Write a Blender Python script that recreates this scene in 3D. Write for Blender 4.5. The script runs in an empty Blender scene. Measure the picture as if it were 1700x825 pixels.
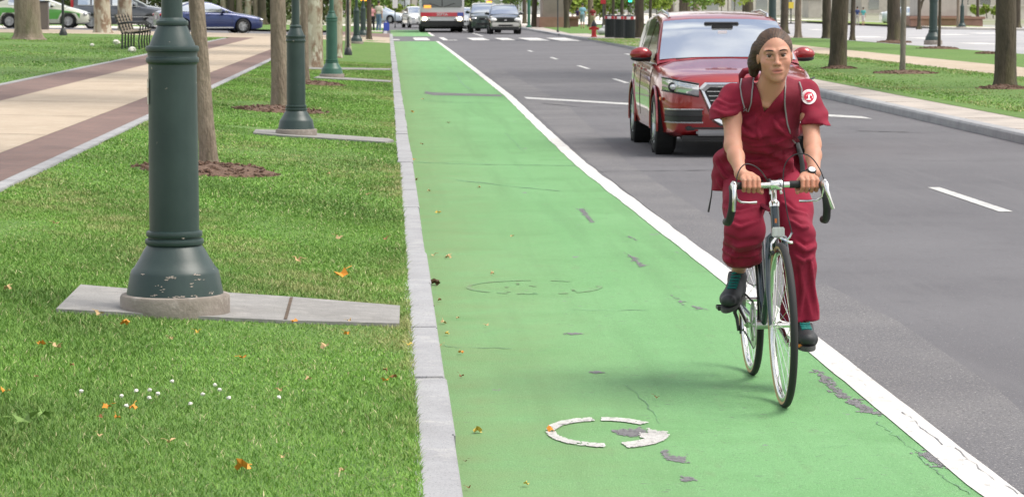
import bpy, bmesh, math, random
import numpy as np
from mathutils import Vector, Matrix, noise as mnoise
PI = math.pi
R = math.radians
C = bpy.context.scene.collection
scene = bpy.context.scene

# ---------------------------------------------------------------- camera, world, sun, exposure
F_PX = 4500.0
YAW, PITCH = R(2.611), R(5.137)
CAM = Vector((0, 0, 1.65))
cd = bpy.data.cameras.new('camera')
cam = bpy.data.objects.new('camera', cd); C.objects.link(cam)
cd.sensor_width = 36.0; cd.lens = 36.0 * F_PX / 1700.0
cd.clip_start = 0.1; cd.clip_end = 3000
cam.location = CAM
FWD = Vector((math.sin(YAW)*math.cos(PITCH), math.cos(YAW)*math.cos(PITCH), -math.sin(PITCH)))
RGT = Vector((math.cos(YAW), -math.sin(YAW), 0))
UPV = RGT.cross(FWD)
cam.rotation_euler = Matrix((RGT, UPV, -FWD)).transposed().to_euler()
cd.dof.use_dof = True; cd.dof.focus_distance = 12.0; cd.dof.aperture_fstop = 16.0
scene.camera = cam

w = bpy.data.worlds.new('World'); scene.world = w; w.use_nodes = True
nt = w.node_tree; nt.nodes.clear()
sky = nt.nodes.new('ShaderNodeTexSky'); sky.sky_type = 'NISHITA'; sky.sun_disc = False
SUN_EL, SUN_AZ = R(58), R(100)            # azimuth clockwise from +Y
sky.sun_elevation = SUN_EL; sky.sun_rotation = SUN_AZ
sky.air_density = 1.0; sky.dust_density = 4.0; sky.ozone_density = 0.4
bg = nt.nodes.new('ShaderNodeBackground'); bg.inputs['Strength'].default_value = 0.15
out = nt.nodes.new('ShaderNodeOutputWorld')
tcw = nt.nodes.new('ShaderNodeTexCoord'); mpw = nt.nodes.new('ShaderNodeMapping'); mpw.inputs['Scale'].default_value = (1.6, 1.6, 3.4); nt.links.new(tcw.outputs['Generated'], mpw.inputs[0])
nz = nt.nodes.new('ShaderNodeTexNoise'); nz.inputs['Scale'].default_value = 2.1; nz.inputs['Detail'].default_value = 7; nz.inputs['Roughness'].default_value = .55; nt.links.new(mpw.outputs[0], nz.inputs[0])
rw = nt.nodes.new('ShaderNodeMapRange'); rw.inputs['From Min'].default_value = .40; rw.inputs['From Max'].default_value = .60; nt.links.new(nz.outputs[0], rw.inputs[0])
cl_ = nt.nodes.new('ShaderNodeMix'); cl_.data_type = 'RGBA'; nt.links.new(rw.outputs[0], cl_.inputs[0]); nt.links.new(sky.outputs[0], cl_.inputs[6]); cl_.inputs[7].default_value = (7.4, 7.2, 6.9, 1)   # broken white cloud
nt.links.new(cl_.outputs[2], bg.inputs[0]); nt.links.new(bg.outputs[0], out.inputs[0])
sl = bpy.data.lights.new('sun', 'SUN'); sl.energy = 2.3; sl.angle = R(32); sl.color = (1, .955, .89)
sun = bpy.data.objects.new('sun', sl); C.objects.link(sun)
sd = Vector((math.sin(SUN_AZ)*math.cos(SUN_EL), math.cos(SUN_AZ)*math.cos(SUN_EL), math.sin(SUN_EL)))
sun.rotation_euler = sd.to_track_quat('Z', 'Y').to_euler(); sun.location = (20, 0, 40)
scene.view_settings.view_transform = 'Standard'; scene.view_settings.look = 'None'
scene.view_settings.gamma = 1; scene.view_settings.exposure = 0.56
scene.render.engine = 'CYCLES'; scene.cycles.max_bounces = 6; scene.cycles.transparent_max_bounces = 6

# ---------------------------------------------------------------- helpers
def ray(px, py):
    return (FWD*F_PX + RGT*(px-850) + UPV*(412.5-py)).normalized()
def at(px, py, Y):                                   # photo position -> world point at depth Y
    d = ray(px, py); return CAM + d*(Y/d.y)
def left_height(x):                                  # the park rises gently away from the kerb
    return float(np.interp(x, [-60, -15, -7.6, -3.2, .085], [.62, .55, .38, .30, .12]))
def ground(px, py, zf=0.0):
    d = ray(px, py); z = zf if not callable(zf) else .2
    for _ in range(12):
        p = CAM + d*((z-CAM.z)/d.z)
        if not callable(zf): break
        z = zf(p.x)
    return p
def GL(px, py): return ground(px, py, left_height)
def GR(px, py): return ground(px, py, .13)

def mat(name, col, rough=.6, metal=0., var=(), bump=None, coat=0., spec=.5, trans=0., alpha=None, emit=None, stretch=None, attr=None, ior=None, sheen=0):
    """var: list of (colour, scale, lo, hi, detail) layers mixed over by noise"""
    m = bpy.data.materials.new(name); m.use_nodes = True
    n = m.node_tree.nodes; l = m.node_tree.links; b = n['Principled BSDF']
    b.inputs['Roughness'].default_value = rough; b.inputs['Metallic'].default_value = metal
    b.inputs['Base Color'].default_value = (*col, 1); b.inputs['Coat Weight'].default_value = coat
    b.inputs['Coat Roughness'].default_value = .04
    b.inputs['Specular IOR Level'].default_value = spec; b.inputs['Transmission Weight'].default_value = trans
    if ior: b.inputs['IOR'].default_value = ior
    if sheen: b.inputs['Sheen Weight'].default_value = sheen
    if emit: b.inputs['Emission Color'].default_value = (*emit[0], 1); b.inputs['Emission Strength'].default_value = emit[1]
    tc = n.new('ShaderNodeTexCoord'); src = tc.outputs['Object']
    if stretch:
        mp = n.new('ShaderNodeMapping'); mp.inputs['Scale'].default_value = stretch; l.new(src, mp.inputs[0]); src = mp.outputs[0]
    cur = None
    if attr:
        a = n.new('ShaderNodeAttribute'); a.attribute_name = attr; cur = a.outputs['Color']
    for v in var:
        c2, sc, lo, hi = v[:4]; det = v[4] if len(v) > 4 else 4
        t = n.new('ShaderNodeTexNoise'); t.inputs['Scale'].default_value = sc; t.inputs['Detail'].default_value = det
        t.inputs['Roughness'].default_value = .6
        if len(v) > 5:
            mp = n.new('ShaderNodeMapping'); mp.inputs['Scale'].default_value = v[5]; l.new(tc.outputs['Object'], mp.inputs[0]); l.new(mp.outputs[0], t.inputs['Vector'])
        else: l.new(src, t.inputs['Vector'])
        rp = n.new('ShaderNodeMapRange'); rp.inputs['From Min'].default_value = lo; rp.inputs['From Max'].default_value = hi
        l.new(t.outputs[0], rp.inputs[0])
        mx = n.new('ShaderNodeMix'); mx.data_type = 'RGBA'; l.new(rp.outputs[0], mx.inputs[0])
        if cur is None: mx.inputs[6].default_value = (*col, 1)
        else: l.new(cur, mx.inputs[6])
        mx.inputs[7].default_value = (*c2, 1); cur = mx.outputs[2]
    if cur is not None: l.new(cur, b.inputs['Base Color'])
    if bump:
        t = n.new('ShaderNodeTexNoise'); t.inputs['Scale'].default_value = bump[0]; t.inputs['Detail'].default_value = 6
        l.new(src, t.inputs['Vector']); bp = n.new('ShaderNodeBump'); bp.inputs['Strength'].default_value = bump[1]
        bp.inputs['Distance'].default_value = bump[2]; l.new(t.outputs[0], bp.inputs['Height']); l.new(bp.outputs[0], b.inputs['Normal'])
    return m

class MB:
    def __init__(s): s.v = []; s.f = []; s.mi = []; s.cur = 0
    def add(s, vs, fs, M=None):
        o = len(s.v)
        if M is not None: vs = [M @ Vector(v) for v in vs]
        s.v += [tuple(v) for v in vs]; s.f += [tuple(i+o for i in f) for f in fs]; s.mi += [s.cur]*len(fs); return s
    def box(s, c, d, rot=None):
        x, y, z = (i/2 for i in d)
        vs = [(-x,-y,-z),(x,-y,-z),(x,y,-z),(-x,y,-z),(-x,-y,z),(x,-y,z),(x,y,z),(-x,y,z)]
        M = Matrix.Translation(c)
        if rot is not None: M = M @ (rot if isinstance(rot, Matrix) else Matrix.Rotation(rot, 4, 'Z'))
        return s.add(vs, [(0,3,2,1),(4,5,6,7),(0,1,5,4),(1,2,6,5),(2,3,7,6),(3,0,4,7)], M)
    def bbox(s, c, d, b=.01, rot=None):               # box with chamfered vertical and top/bottom edges
        bm = bmesh.new(); bmesh.ops.create_cube(bm, size=1)
        for v in bm.verts: v.co = Vector((v.co.x*d[0], v.co.y*d[1], v.co.z*d[2]))
        bmesh.ops.bevel(bm, geom=bm.edges[:], offset=b, segments=2, affect='EDGES')
        bm.verts.index_update(); M = Matrix.Translation(c)
        if rot is not None: M = M @ (rot if isinstance(rot, Matrix) else Matrix.Rotation(rot, 4, 'Z'))
        s.add([v.co.copy() for v in bm.verts], [[v.index for v in f.verts] for f in bm.faces], M); bm.free(); return s
    def lathe(s, prof, n=24, M=None, caps=True, arc=2*PI):
        vs = []; fs = []; k = len(prof)
        for r, z in prof:
            for i in range(n):
                a = arc*i/n; vs.append((r*math.cos(a), r*math.sin(a), z))
        for j in range(k-1):
            for i in range(n):
                a, b = j*n+i, j*n+(i+1) % n
                fs.append((a, b, b+n, a+n))
        if caps: fs.append(tuple(range(n))[::-1]); fs.append(tuple(range((k-1)*n, k*n)))
        return s.add(vs, fs, M)
    def tube(s, pts, r, n=8, caps=True, flat=1.0, up=None):
        pts = [Vector(p) for p in pts]; rs = r if hasattr(r, '__len__') else [r]*len(pts)
        vs = []; fs = []; pn = None
        for i, p in enumerate(pts):
            t = (pts[min(i+1, len(pts)-1)]-pts[max(i-1, 0)])
            t = t.normalized() if t.length > 1e-9 else Vector((0,0,1))
            if pn is None:
                a = Vector(up) if up else (Vector((0,0,1)) if abs(t.z) < .9 else Vector((1,0,0)))
                pn = (a - t*a.dot(t)).normalized()
            else:
                pn = (pn - t*pn.dot(t)).normalized()
            q = t.cross(pn)
            for k in range(n):
                a = 2*PI*k/n; vs.append(p + (pn*math.cos(a)*flat + q*math.sin(a))*rs[i])
        for j in range(len(pts)-1):
            for i in range(n):
                a, b = j*n+i, j*n+(i+1) % n; fs.append((a, b, b+n, a+n))
        if caps: fs.append(tuple(range(n))[::-1]); fs.append(tuple(range((len(pts)-1)*n, len(pts)*n)))
        return s.add(vs, fs)
    def ell(s, c, d, n=12, M=None, jit=0, seed=0):
        rnd = random.Random(seed); prof = []; vs = []; fs = []; m = max(5, n//2)
        for j in range(1, m):
            th = PI*j/m
            for i in range(n):
                a = 2*PI*i/n; k = 1+rnd.uniform(-jit, jit)
                vs.append((c[0]+d[0]*math.sin(th)*math.cos(a)*k, c[1]+d[1]*math.sin(th)*math.sin(a)*k, c[2]-d[2]*math.cos(th)*k))
        o = len(vs); vs += [(c[0], c[1], c[2]-d[2]), (c[0], c[1], c[2]+d[2])]
        for j in range(m-2):
            for i in range(n):
                a, b = j*n+i, j*n+(i+1) % n; fs.append((a, b, b+n, a+n))
        for i in range(n):
            fs.append((o, (i+1) % n, i)); fs.append((o+1, (m-2)*n+i, (m-2)*n+(i+1) % n))
        return s.add(vs, fs, M)
    def prism(s, poly, z0, z1, M=None):
        n = len(poly); vs = [(x, y, z0) for x, y in poly]+[(x, y, z1) for x, y in poly]
        fs = [tuple(range(n))[::-1], tuple(range(n, 2*n))]+[(i, (i+1) % n, n+(i+1) % n, n+i) for i in range(n)]
        return s.add(vs, fs, M)
    def sheet(s, rows):                               # rows of equal-length point lists
        n = len(rows[0]); vs = [p for r in rows for p in r]; fs = []
        for j in range(len(rows)-1):
            for i in range(n-1):
                fs.append((j*n+i, j*n+i+1, (j+1)*n+i+1, (j+1)*n+i))
        return s.add(vs, fs)

def obj(name, mb, m=None, parent=None, smooth=True, label=None):
    me = bpy.data.meshes.new(name)
    if isinstance(mb, MB):
        me.from_pydata(mb.v, [], mb.f)
        if isinstance(m, (list, tuple)):
            for q in m: me.materials.append(q)
            me.polygons.foreach_set('material_index', mb.mi)
        elif m: me.materials.append(m)
    else:
        me = mb
        if m: me.materials.append(m)
    me.update()
    if smooth:
        me.polygons.foreach_set('use_smooth', [True]*len(me.polygons))
        try: me.set_sharp_from_angle(angle=R(42 if smooth is True else smooth))
        except Exception: pass
    o = bpy.data.objects.new(name, me); C.objects.link(o)
    if parent: o.parent = parent
    if label: o['label'] = label
    return o
def fastmesh(name, V, F, m, cols=None, parent=None, smooth=False):
    """numpy mesh: V (n,3), F (m,k)"""
    me = bpy.data.meshes.new(name); k = F.shape[1]
    me.vertices.add(len(V)); me.vertices.foreach_set('co', np.asarray(V, np.float32).ravel())
    me.loops.add(F.size); me.loops.foreach_set('vertex_index', F.astype(np.int32).ravel())
    me.polygons.add(len(F)); me.polygons.foreach_set('loop_start', np.arange(0, F.size, k, dtype=np.int32))
    me.polygons.foreach_set('loop_total', np.full(len(F), k, np.int32))
    if smooth: me.polygons.foreach_set('use_smooth', np.ones(len(F), bool))
    me.update(calc_edges=True)
    if cols is not None:
        ca = me.color_attributes.new('col', 'FLOAT_COLOR', 'POINT')
        ca.data.foreach_set('color', np.concatenate([cols, np.ones((len(cols), 1))], 1).astype(np.float32).ravel())
    if m: me.materials.append(m)
    o = bpy.data.objects.new(name, me); C.objects.link(o)
    if parent: o.parent = parent
    return o
def tag(o, label=None, cat=None, group=None, kind=None):
    if label: o['label'] = label
    if cat: o['category'] = cat
    if group: o['group'] = group
    if kind: o['kind'] = kind
    return o
def thing(name, label, cat, loc=(0,0,0), rz=0, group=None):
    o = bpy.data.objects.new(name, None); o.empty_display_size = .1; C.objects.link(o)
    o.location = loc; o.rotation_euler = (0, 0, rz); return tag(o, label, cat, group)
def struct(name, mb, m, smooth=False):
    return tag(obj(name, mb, m, smooth=smooth), kind='structure')
def copy_tree(o, parent=None):
    c = o.copy(); C.objects.link(c); c.parent = parent
    for ch in list(o.children): copy_tree(ch, c)
    return c
rng = np.random.default_rng(5); rnd = random.Random(11)
# ---------------------------------------------------------------- materials of the setting
M = {}
M['asphalt'] = mat('asphalt', (.100,.098,.106), .85, var=[((.128,.126,.134), .3, .38, .66), ((.078,.076,.083), 1.1, .52, .85), ((.09,.088,.092), 14, .55, .75), ((.30,.30,.31), 75, .655, .70, 2), ((.06,.06,.065), 110, .60, .7, 2), ((.122,.120,.127), 3, .50, .75, 6, (2.5,.12,1))], bump=(180, .35, .01))
M['old_asphalt'] = mat('old_asphalt', (.115,.113,.12), .9, var=[((.15,.147,.15), .8, .4, .65), ((.30,.29,.28), 75, .60, .68, 2), ((.07,.07,.07), 60, .58, .68, 2)], bump=(120, .6, .01))
M['green'] = mat('green_paint', (.115,.285,.10), .75, var=[((.15,.335,.135), .55, .4, .7), ((.085,.235,.07), 1.1, .50, .74), ((.10,.245,.085), 2.2, .5, .72, 5, (1.6,.06,1)), ((.13,.245,.10), 9, .58, .8, 6, (1,.35,1)), ((.09,.1,.09), 26, .655, .70, 5, (.55,1.3,1)), ((.17,.17,.175), 5.5, .685, .70, 8, (1,.5,1)), ((.09,.17,.08), 60, .60, .7, 3, (.6,1.6,1)), ((.19,.38,.17), 90, .60, .7, 2)], bump=(140, .7, .008))
_n = M['green'].node_tree; _b = _n.nodes['Principled BSDF']; _l = _b.inputs['Base Color'].links[0]; _src = _l.from_socket
_tc = _n.nodes.new('ShaderNodeTexCoord'); _sx = _n.nodes.new('ShaderNodeSeparateXYZ'); _n.links.new(_tc.outputs['Object'], _sx.inputs[0])
_mr = _n.nodes.new('ShaderNodeMapRange'); _mr.inputs['From Min'].default_value = 1.25; _mr.inputs['From Max'].default_value = .2; _n.links.new(_sx.outputs[0], _mr.inputs[0])
_t = _n.nodes.new('ShaderNodeTexNoise'); _t.inputs['Scale'].default_value = 3.2; _t.inputs['Detail'].default_value = 7; _n.links.new(_tc.outputs['Object'], _t.inputs[0])
_m2 = _n.nodes.new('ShaderNodeMapRange'); _m2.inputs['From Min'].default_value = .1; _m2.inputs['From Max'].default_value = .75; _n.links.new(_t.outputs[0], _m2.inputs[0])
_mu = _n.nodes.new('ShaderNodeMath'); _mu.operation = 'MULTIPLY'; _n.links.new(_mr.outputs[0], _mu.inputs[0]); _n.links.new(_m2.outputs[0], _mu.inputs[1])
_mx = _n.nodes.new('ShaderNodeMix'); _mx.data_type = 'RGBA'; _n.links.new(_mu.outputs[0], _mx.inputs[0]); _n.links.new(_src, _mx.inputs[6]); _mx.inputs[7].default_value = (.15,.225,.085,1); _n.links.new(_mx.outputs[2], _b.inputs['Base Color'])   # leaf dust gathered along the kerb
M['white_line'] = mat('road_line_paint', (.62,.61,.58), .65, var=[((.45,.44,.42), 4, .45, .7), ((.38,.37,.35), 30, .56, .68, 5, (1,.4,1)), ((.2,.2,.2), 22, .665, .69, 6, (1.6,.5,1))], bump=(120, .2, .005))
M['faded_line'] = mat('faded_line_paint', (.5,.5,.48), .7, var=[((.3,.3,.3), 9, .5, .65)])
M['granite'] = mat('granite', (.32,.325,.335), .8, var=[((.25,.252,.26), 2.5, .4, .7), ((.40,.395,.385), 8, .55, .75), ((.15,.15,.15), 140, .6, .68, 2)], bump=(60, .3, .01))
M['concrete'] = mat('concrete', (.25,.245,.235), .85, var=[((.19,.185,.175), 2.2, .42, .7), ((.32,.31,.29), 9, .5, .8), ((.12,.11,.10), 90, .64, .7, 2)], bump=(80, .3, .01))
M['kerb_concrete'] = mat('kerb_concrete', (.42,.375,.33), .85, var=[((.3,.27,.24), 1.2, .42, .7), ((.16,.15,.14), 60, .64, .72, 2)], bump=(60, .3, .01))
M['tan'] = mat('tan_path', (.42,.345,.26), .88, var=[((.35,.285,.21), .7, .4, .7), ((.48,.41,.32), 3, .5, .8), ((.22,.17,.12), 110, .6, .7, 2)], bump=(120, .3, .008))
M['soil'] = mat('soil', (.09,.065,.045), .95, var=[((.14,.1,.07), 30, .4, .7)], bump=(60, .8, .02))
M['mulch'] = mat('mulch', (.13,.075,.05), .95, var=[((.2,.125,.085), 35, .45, .6), ((.06,.035,.025), 50, .5, .65)], bump=(45, 1, .03))
M['lawn'] = mat('lawn', (.095,.205,.03), .9, var=[((.125,.235,.045), .5, .4, .65), ((.075,.17,.025), 3, .5, .7), ((.19,.19,.08), 1.1, .58, .76), ((.16,.25,.06), 45, .5, .65), ((.05,.11,.02), 60, .5, .65), ((.21,.21,.10), 12, .62, .72)], bump=(70, .8, .03))
M['far_lawn'] = mat('far_lawn', (.16,.25,.045), .9, var=[((.23,.29,.07), .3, .4, .65)], bump=(40, .6, .03))
M['ground'] = mat('far_ground', (.2,.22,.12), .9, var=[((.26,.25,.2), .05, .4, .6)])
M['light_paving'] = mat('light_paving', (.62,.58,.52), .85, var=[((.5,.47,.42), 1.5, .4, .7)])
def brick_mat(name, c1, c2, mortar, sx, sy, rot=0):
    m = bpy.data.materials.new(name); m.use_nodes = True; n = m.node_tree.nodes; l = m.node_tree.links; b = n['Principled BSDF']
    tc = n.new('ShaderNodeTexCoord'); mp = n.new('ShaderNodeMapping'); mp.inputs['Rotation'].default_value = (0,0,rot); l.new(tc.outputs['Object'], mp.inputs[0])
    bt = n.new('ShaderNodeTexBrick'); bt.inputs['Scale'].default_value = 1; bt.inputs['Brick Width'].default_value = sx; bt.inputs['Row Height'].default_value = sy
    bt.inputs['Mortar Size'].default_value = .005; bt.inputs['Color1'].default_value = (*c1,1); bt.inputs['Color2'].default_value = (*c2,1); bt.inputs['Mortar'].default_value = (*mortar,1)
    l.new(mp.outputs[0], bt.inputs[0])
    t = n.new('ShaderNodeTexNoise'); t.inputs['Scale'].default_value = 1.3; l.new(tc.outputs['Object'], t.inputs[0])
    mx = n.new('ShaderNodeMix'); mx.data_type = 'RGBA'; mx.blend_type = 'MULTIPLY'; mx.inputs[0].default_value = .5
    l.new(bt.outputs[0], mx.inputs[6]); l.new(t.outputs[0], mx.inputs[7]); l.new(mx.outputs[2], b.inputs['Base Color'])
    b.inputs['Roughness'].default_value = .85
    bp = n.new('ShaderNodeBump'); bp.inputs['Strength'].default_value = .4; bp.inputs['Distance'].default_value = .01; l.new(bt.outputs[1], bp.inputs['Height']); bp.invert = True; l.new(bp.outputs[0], b.inputs['Normal'])
    return m
M['brick'] = brick_mat('brick_paving', (.25,.155,.13), (.20,.13,.115), (.17,.14,.12), .2, .1)
M['wall_brick'] = brick_mat('stone_courses', (.5,.4,.33), (.44,.36,.3), (.3,.26,.22), 1.2, .45)

# ---------------------------------------------------------------- ground and roads
Y0, Y1 = -6.0, 124.0
struct('ground', MB().add([(-1500,-200,-.25),(1500,-200,-.25),(1500,2500,-.25),(-1500,2500,-.25)], [(0,1,2,3)]), M['ground'])
RC = [(-6,7.5),(30,7.52),(45,7.68),(60,7.9),(75,8.3),(90,8.85),(105,9.05),(124,9.2),(140,9.0),(220,8.9),(330,9.5)]   # right kerb line (Y, X)
def rkerb(y): return float(np.interp(y, [a for a, b in RC], [b for a, b in RC]))
ysr = [-6,10,20,30,38,45,52,60,68,75,82,90,97,105,114,124,132,140,160,190,220,270,330]
rd = MB(); rd.sheet([[(-.2 if y < 124 else -1.0, y, 0), (rkerb(y)+.02, y, 0)] for y in ysr]); struct('road', rd, M['asphalt'])
# resurfaced strip beside the lane line, rougher and darker
op = MB(); op.add([(2.12,9,.002),(2.45,9,.002),(2.62,11.5,.002),(2.66,14,.002),(2.5,18,.002),(2.5,28,.002),(2.95,45,.002),(2.9,70,.002),(2.4,70,.002),(2.3,48,.002),(2.1,28,.002),(2.12,15,.002)], [tuple(range(12))])
struct('worn_asphalt_strip', op, M['old_asphalt'])
WL = [(-6,1.99),(12,1.99),(16.5,1.985),(22,1.95),(27.8,1.92),(36,1.98),(48.8,2.10),(70,2.13),(95,2.15),(122,2.14)]
def wl(y): return float(np.interp(y, [a for a, b in WL], [b for a, b in WL]))
ysl = list(np.linspace(-6, 122, 120))
bl = MB(); bl.sheet([[(.2, y, .004), (wl(y)+.03, y, .004)] for y in ysl])
bl.sheet([[(.15, y, .004), (2.35, y, .004)] for y in (141, 150, 175)]); struct('bike_lane', bl, M['green'])
ln = MB()
def jl(y, s): return .014*mnoise.noise(Vector((s, y*.9, 0)))+.006*mnoise.noise(Vector((s, y*5, 3)))
ysf = list(np.linspace(-6, 122, 500))
ln.sheet([[(wl(y)+jl(y, 1), y, .008), (wl(y)+.138+jl(y, 9), y, .008)] for y in ysf])
ln.sheet([[(2.3, y, .008), (2.45, y, .008)] for y in (142, 172)])
struct('lane_line', ln, M['white_line'])
dl = MB()
for a, b, x in [(2,5,4.95),(11.4,14.4,4.95),(21.4,24.3,4.93),(33,36,4.9),(45.2,47,5.0),(57,60.4,5.03),(69.6,73.5,5.15),(82,85,5.1),(95,98,5.05)]:
    dl.sheet([[(x-.055, y, .004), (x+.055, y, .004)] for y in (a, (a+b)/2, b)])
dl.sheet([[(4.85, y, .004), (5.0, y, .004)] for y in (142, 150, 158, 200)])
dl.sheet([[(7.9, y, .004), (8.05, y, .004)] for y in (88, 91)])
struct('dashed_line', dl, M['faded_line'])
sb = MB(); a = ground(872,163); b_ = ground(1040,173); c_ = ground(1372,190); d_ = ground(1440,196)
for p, q in ((a, b_), (b_, d_)):
    sb.add([(p.x, p.y-.45, .0042), (q.x, q.y-.45, .0042), (q.x, q.y+.45, .0042), (p.x, p.y+.45, .0042)], [(0,1,2,3)])
struct('stop_line', sb, M['faded_line'])
cw = MB()
for x0, x1, ya, yb in [(-.1,.55,126,129),(1.25,1.95,125.2,135),(2.55,2.8,125,136),(2.8,3.2,125,126.5),(3.9,4.7,125,134),(5.25,5.9,125,133.5),(6.45,7.4,123.5,134),(7.8,8.75,122.5,134)]:
    cw.add([(x0,ya,.0085),(x1,ya,.0085),(x1-.03,yb,.0085),(x0-.03,yb,.0085)], [(0,1,2,3)])
struct('crosswalk', cw, M['white_line'])
# left kerb: granite blocks with joints, slightly out of line with each other
kb = MB(); y = -3.0
jy = sorted([ground(0, 0).y*0 + p for p in (3.2,5.1,7.0,9.62,11.1,12.83,14.9,16.75)])
jy += [18.6+1.95*i for i in range(54)]
off = 0
for a, b in zip(jy[:-1], jy[1:]):
    o1 = rnd.uniform(-.007,.007); dz = rnd.uniform(-.004,.004)
    kb.bbox(((.082+.232)/2+o1, (a+b)/2, (-.1+.12+dz)/2), (.152+rnd.uniform(-.004,.004), b-a-.007, .22+dz), .006)
kb.bbox((.157, 133, .0), (.15, 20, .22), .006)
kb.bbox((-.15, 240, .0), (.2, 190, .22), .006)
struct('kerb_stones', kb, M['granite'])
gut = MB(); gut.box((.155, 60, .02), (.11, 132, .12)); struct('kerb_bedding', gut, M['soil'])
# right kerb with broad concrete margin
rk = MB(); ys2 = list(np.arange(-6, 124, 3.0))+[124, 130, 134]
rk.sheet([[(rkerb(y), y, -.05), (rkerb(y)+.01, y, .09), (rkerb(y)+.03, y, .115), (rkerb(y)+.06, y, .122), (rkerb(y)+.18, y, .124)] for y in ys2+[143]])
rk.sheet([[(8.95, y, -.05), (8.96, y, .1), (9.02, y, .122), (9.2, y, .124)] for y in (143,180,220,330)])
struct('right_kerb', rk, M['granite'])
ms = MB(); ms.sheet([[(rkerb(y)+.19, y, .121), (rkerb(y)+.95+max(0, (y-75)*.035), y, .124)] for y in ys2[:-2]])
ms.sheet([[(rkerb(y)+.19, y, .121), (10.7, y, .124)] for y in (134,143,180,330)])
struct('right_margin', ms, M['kerb_concrete'])
jn = MB()
for y in np.arange(-4, 124, 3.1): jn.box((rkerb(y)+.55, y, .118), (.85, .012, .012))
struct('margin_joints', jn, M['soil'])
# right park: lawn, path, lawn
rl = MB()
def RL(x, y): return .13 + .05*mnoise.noise(Vector((x*.12, y*.06, 0)))
def rx0(y): return rkerb(y)+.93+max(0, (y-75)*.035)
ys3 = list(np.linspace(-6, 122, 60))
rl.sheet([[(rx0(y)+(13.35-rx0(y))*t, y, .128+(0 if t in (0,1) else .03*math.sin(t*PI))) for t in np.linspace(0,1,6)] for y in ys3])
rl.sheet([[(15.4+(19.6-15.4)*t, y, .128+.03*math.sin(t*PI)) for t in np.linspace(0,1,5)] for y in ys3])
struct('right_lawn', rl, M['lawn'])
rl = MB(); rl.sheet([[(10.5, y, .13), (19.6, y, .14)] for y in (134,160,200)]); rl.sheet([[(9.6+.02*(y-143),y,.132),(10.6,y,.134)] for y in (143,160,200)])
struct('far_right_lawn', rl, M['lawn'])
pp = MB(); pp.sheet([[(13.34, y, .13), (15.41, y, .13)] for y in (-6, 30, 60, 90, 125)]); struct('right_path', pp, M['tan'])
pw = MB(); pw.add([(9.42,122,.128),(19.6,122,.128),(19.6,134,.128),(9.25,134,.128)], [(0,1,2,3)]); struct('crossing_pavement', pw, M['kerb_concrete'])
bx = MB(); bx.add([(19.6,20,.0),(47,20,0),(47,330,0),(19.6,330,0)], [(0,1,2,3)]); struct('parkway_road', bx, mat('sunlit_asphalt', (.3,.3,.31), .8, var=[((.36,.355,.36), .2, .4, .6)]))
kk = MB(); kk.bbox((19.65, 80, .02), (.16, 170, .22), .01); struct('parkway_kerb', kk, M['granite'])
mk = MB()
for px, py, wd in [(1627,73,2.2),(1580,58,3.0),(1640,56,3.5),(1395,66,3.2),(1440,62,3),(1355,50,1.5),(1532,64,1.8)]:
    g = ground(px, py); mk.box((g.x, g.y, .004), (wd*.5, 4.5, .004))
struct('parkway_markings', mk, M['white_line'])

# ---------------------------------------------------------------- left park
def LH(x): return left_height(x)
def lz(x, y): return LH(x) + (.012*mnoise.noise(Vector((x*.8, y*.5, 1))) if -2.75 < x < -.05 else 0)
lw = MB(); xs = np.linspace(-2.84, .083, 14); ysw = np.linspace(-6, 122, 160)
lw.sheet([[(x, y, lz(x, y)) for x in xs] for y in ysw]); struct('verge_lawn', lw, M['lawn'])
def strip(name, x0, x1, ya, yb, m, dz=0, n=2):
    s = MB(); s.sheet([[(x, y, LH(x)+dz) for x in np.linspace(x0, x1, n)] for y in np.linspace(ya, yb, 8)]); return struct(name, s, m)
pe = MB(); y = -6
while y < 105:
    pe.bbox((-2.905, y+.75, LH(-2.9)-.045), (.13, 1.49, .13), .006); pe.bbox((-6.26, y+.75, LH(-6.26)-.045), (.11, 1.49, .12), .006); y += 1.5
struct('path_edging', pe, M['granite'])
strip('brick_band_near', -3.53, -2.97, -6, 108, M['brick'], .0)
strip('tan_walk', -5.3, -3.53, -6, 108, M['tan'], .002)
strip('brick_band_far', -6.21, -5.3, -6, 108, M['brick'], .0)
jn = MB()
for y in np.arange(-4, 108, 4.6): jn.add([(-3.54,y,LH(-3.54)+.006),(-5.29,y,LH(-5.29)+.006),(-5.29,y+.035,LH(-5.29)+.006),(-3.54,y+.035,LH(-3.54)+.006)], [(0,1,2,3)])
struct('walk_joints', jn, M['soil'])
pl = MB(); pl.sheet([[(x, y, LH(x)+.004) for x in (-40, -15, -7.6, -3.2, .08)] for y in (108, 122)])
pl.sheet([[(x, y, LH(x)+.004) for x in (-2.8, -1, .08)] for y in (122, 143)]); struct('plaza_paving', pl, M['tan'])
strip('brick_crossing', -2.4, .08, 126, 142, M['brick'], .008, 4)
lw = MB(); xs = [-60,-40,-25,-15,-11,-7.6,-6.31]
lw.sheet([[(x, y, LH(x)+(.03*mnoise.noise(Vector((x*.3, y*.15, 4))) if x < -6.5 else 0)) for x in xs] for y in np.linspace(-6, 109, 50)]); struct('park_lawn', lw, M['lawn'])
sr = MB(); sr.sheet([[(x, y, LH(x)-.10) for x in (-60, -15, -7.6, -3.2, -2.6)] for y in (121.5, 141)]); struct('side_road', sr, M['asphalt'])
lw = MB(); lw.sheet([[(x, y, LH(x)+.01) for x in (-60, -15, -7.6, -3.2, -.3)] for y in (141, 150, 175)]); struct('far_left_lawn', lw, M['lawn'])
strip('far_cross_path', -60, -.3, 149, 153, M['light_paving'], .03, 5)
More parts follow.
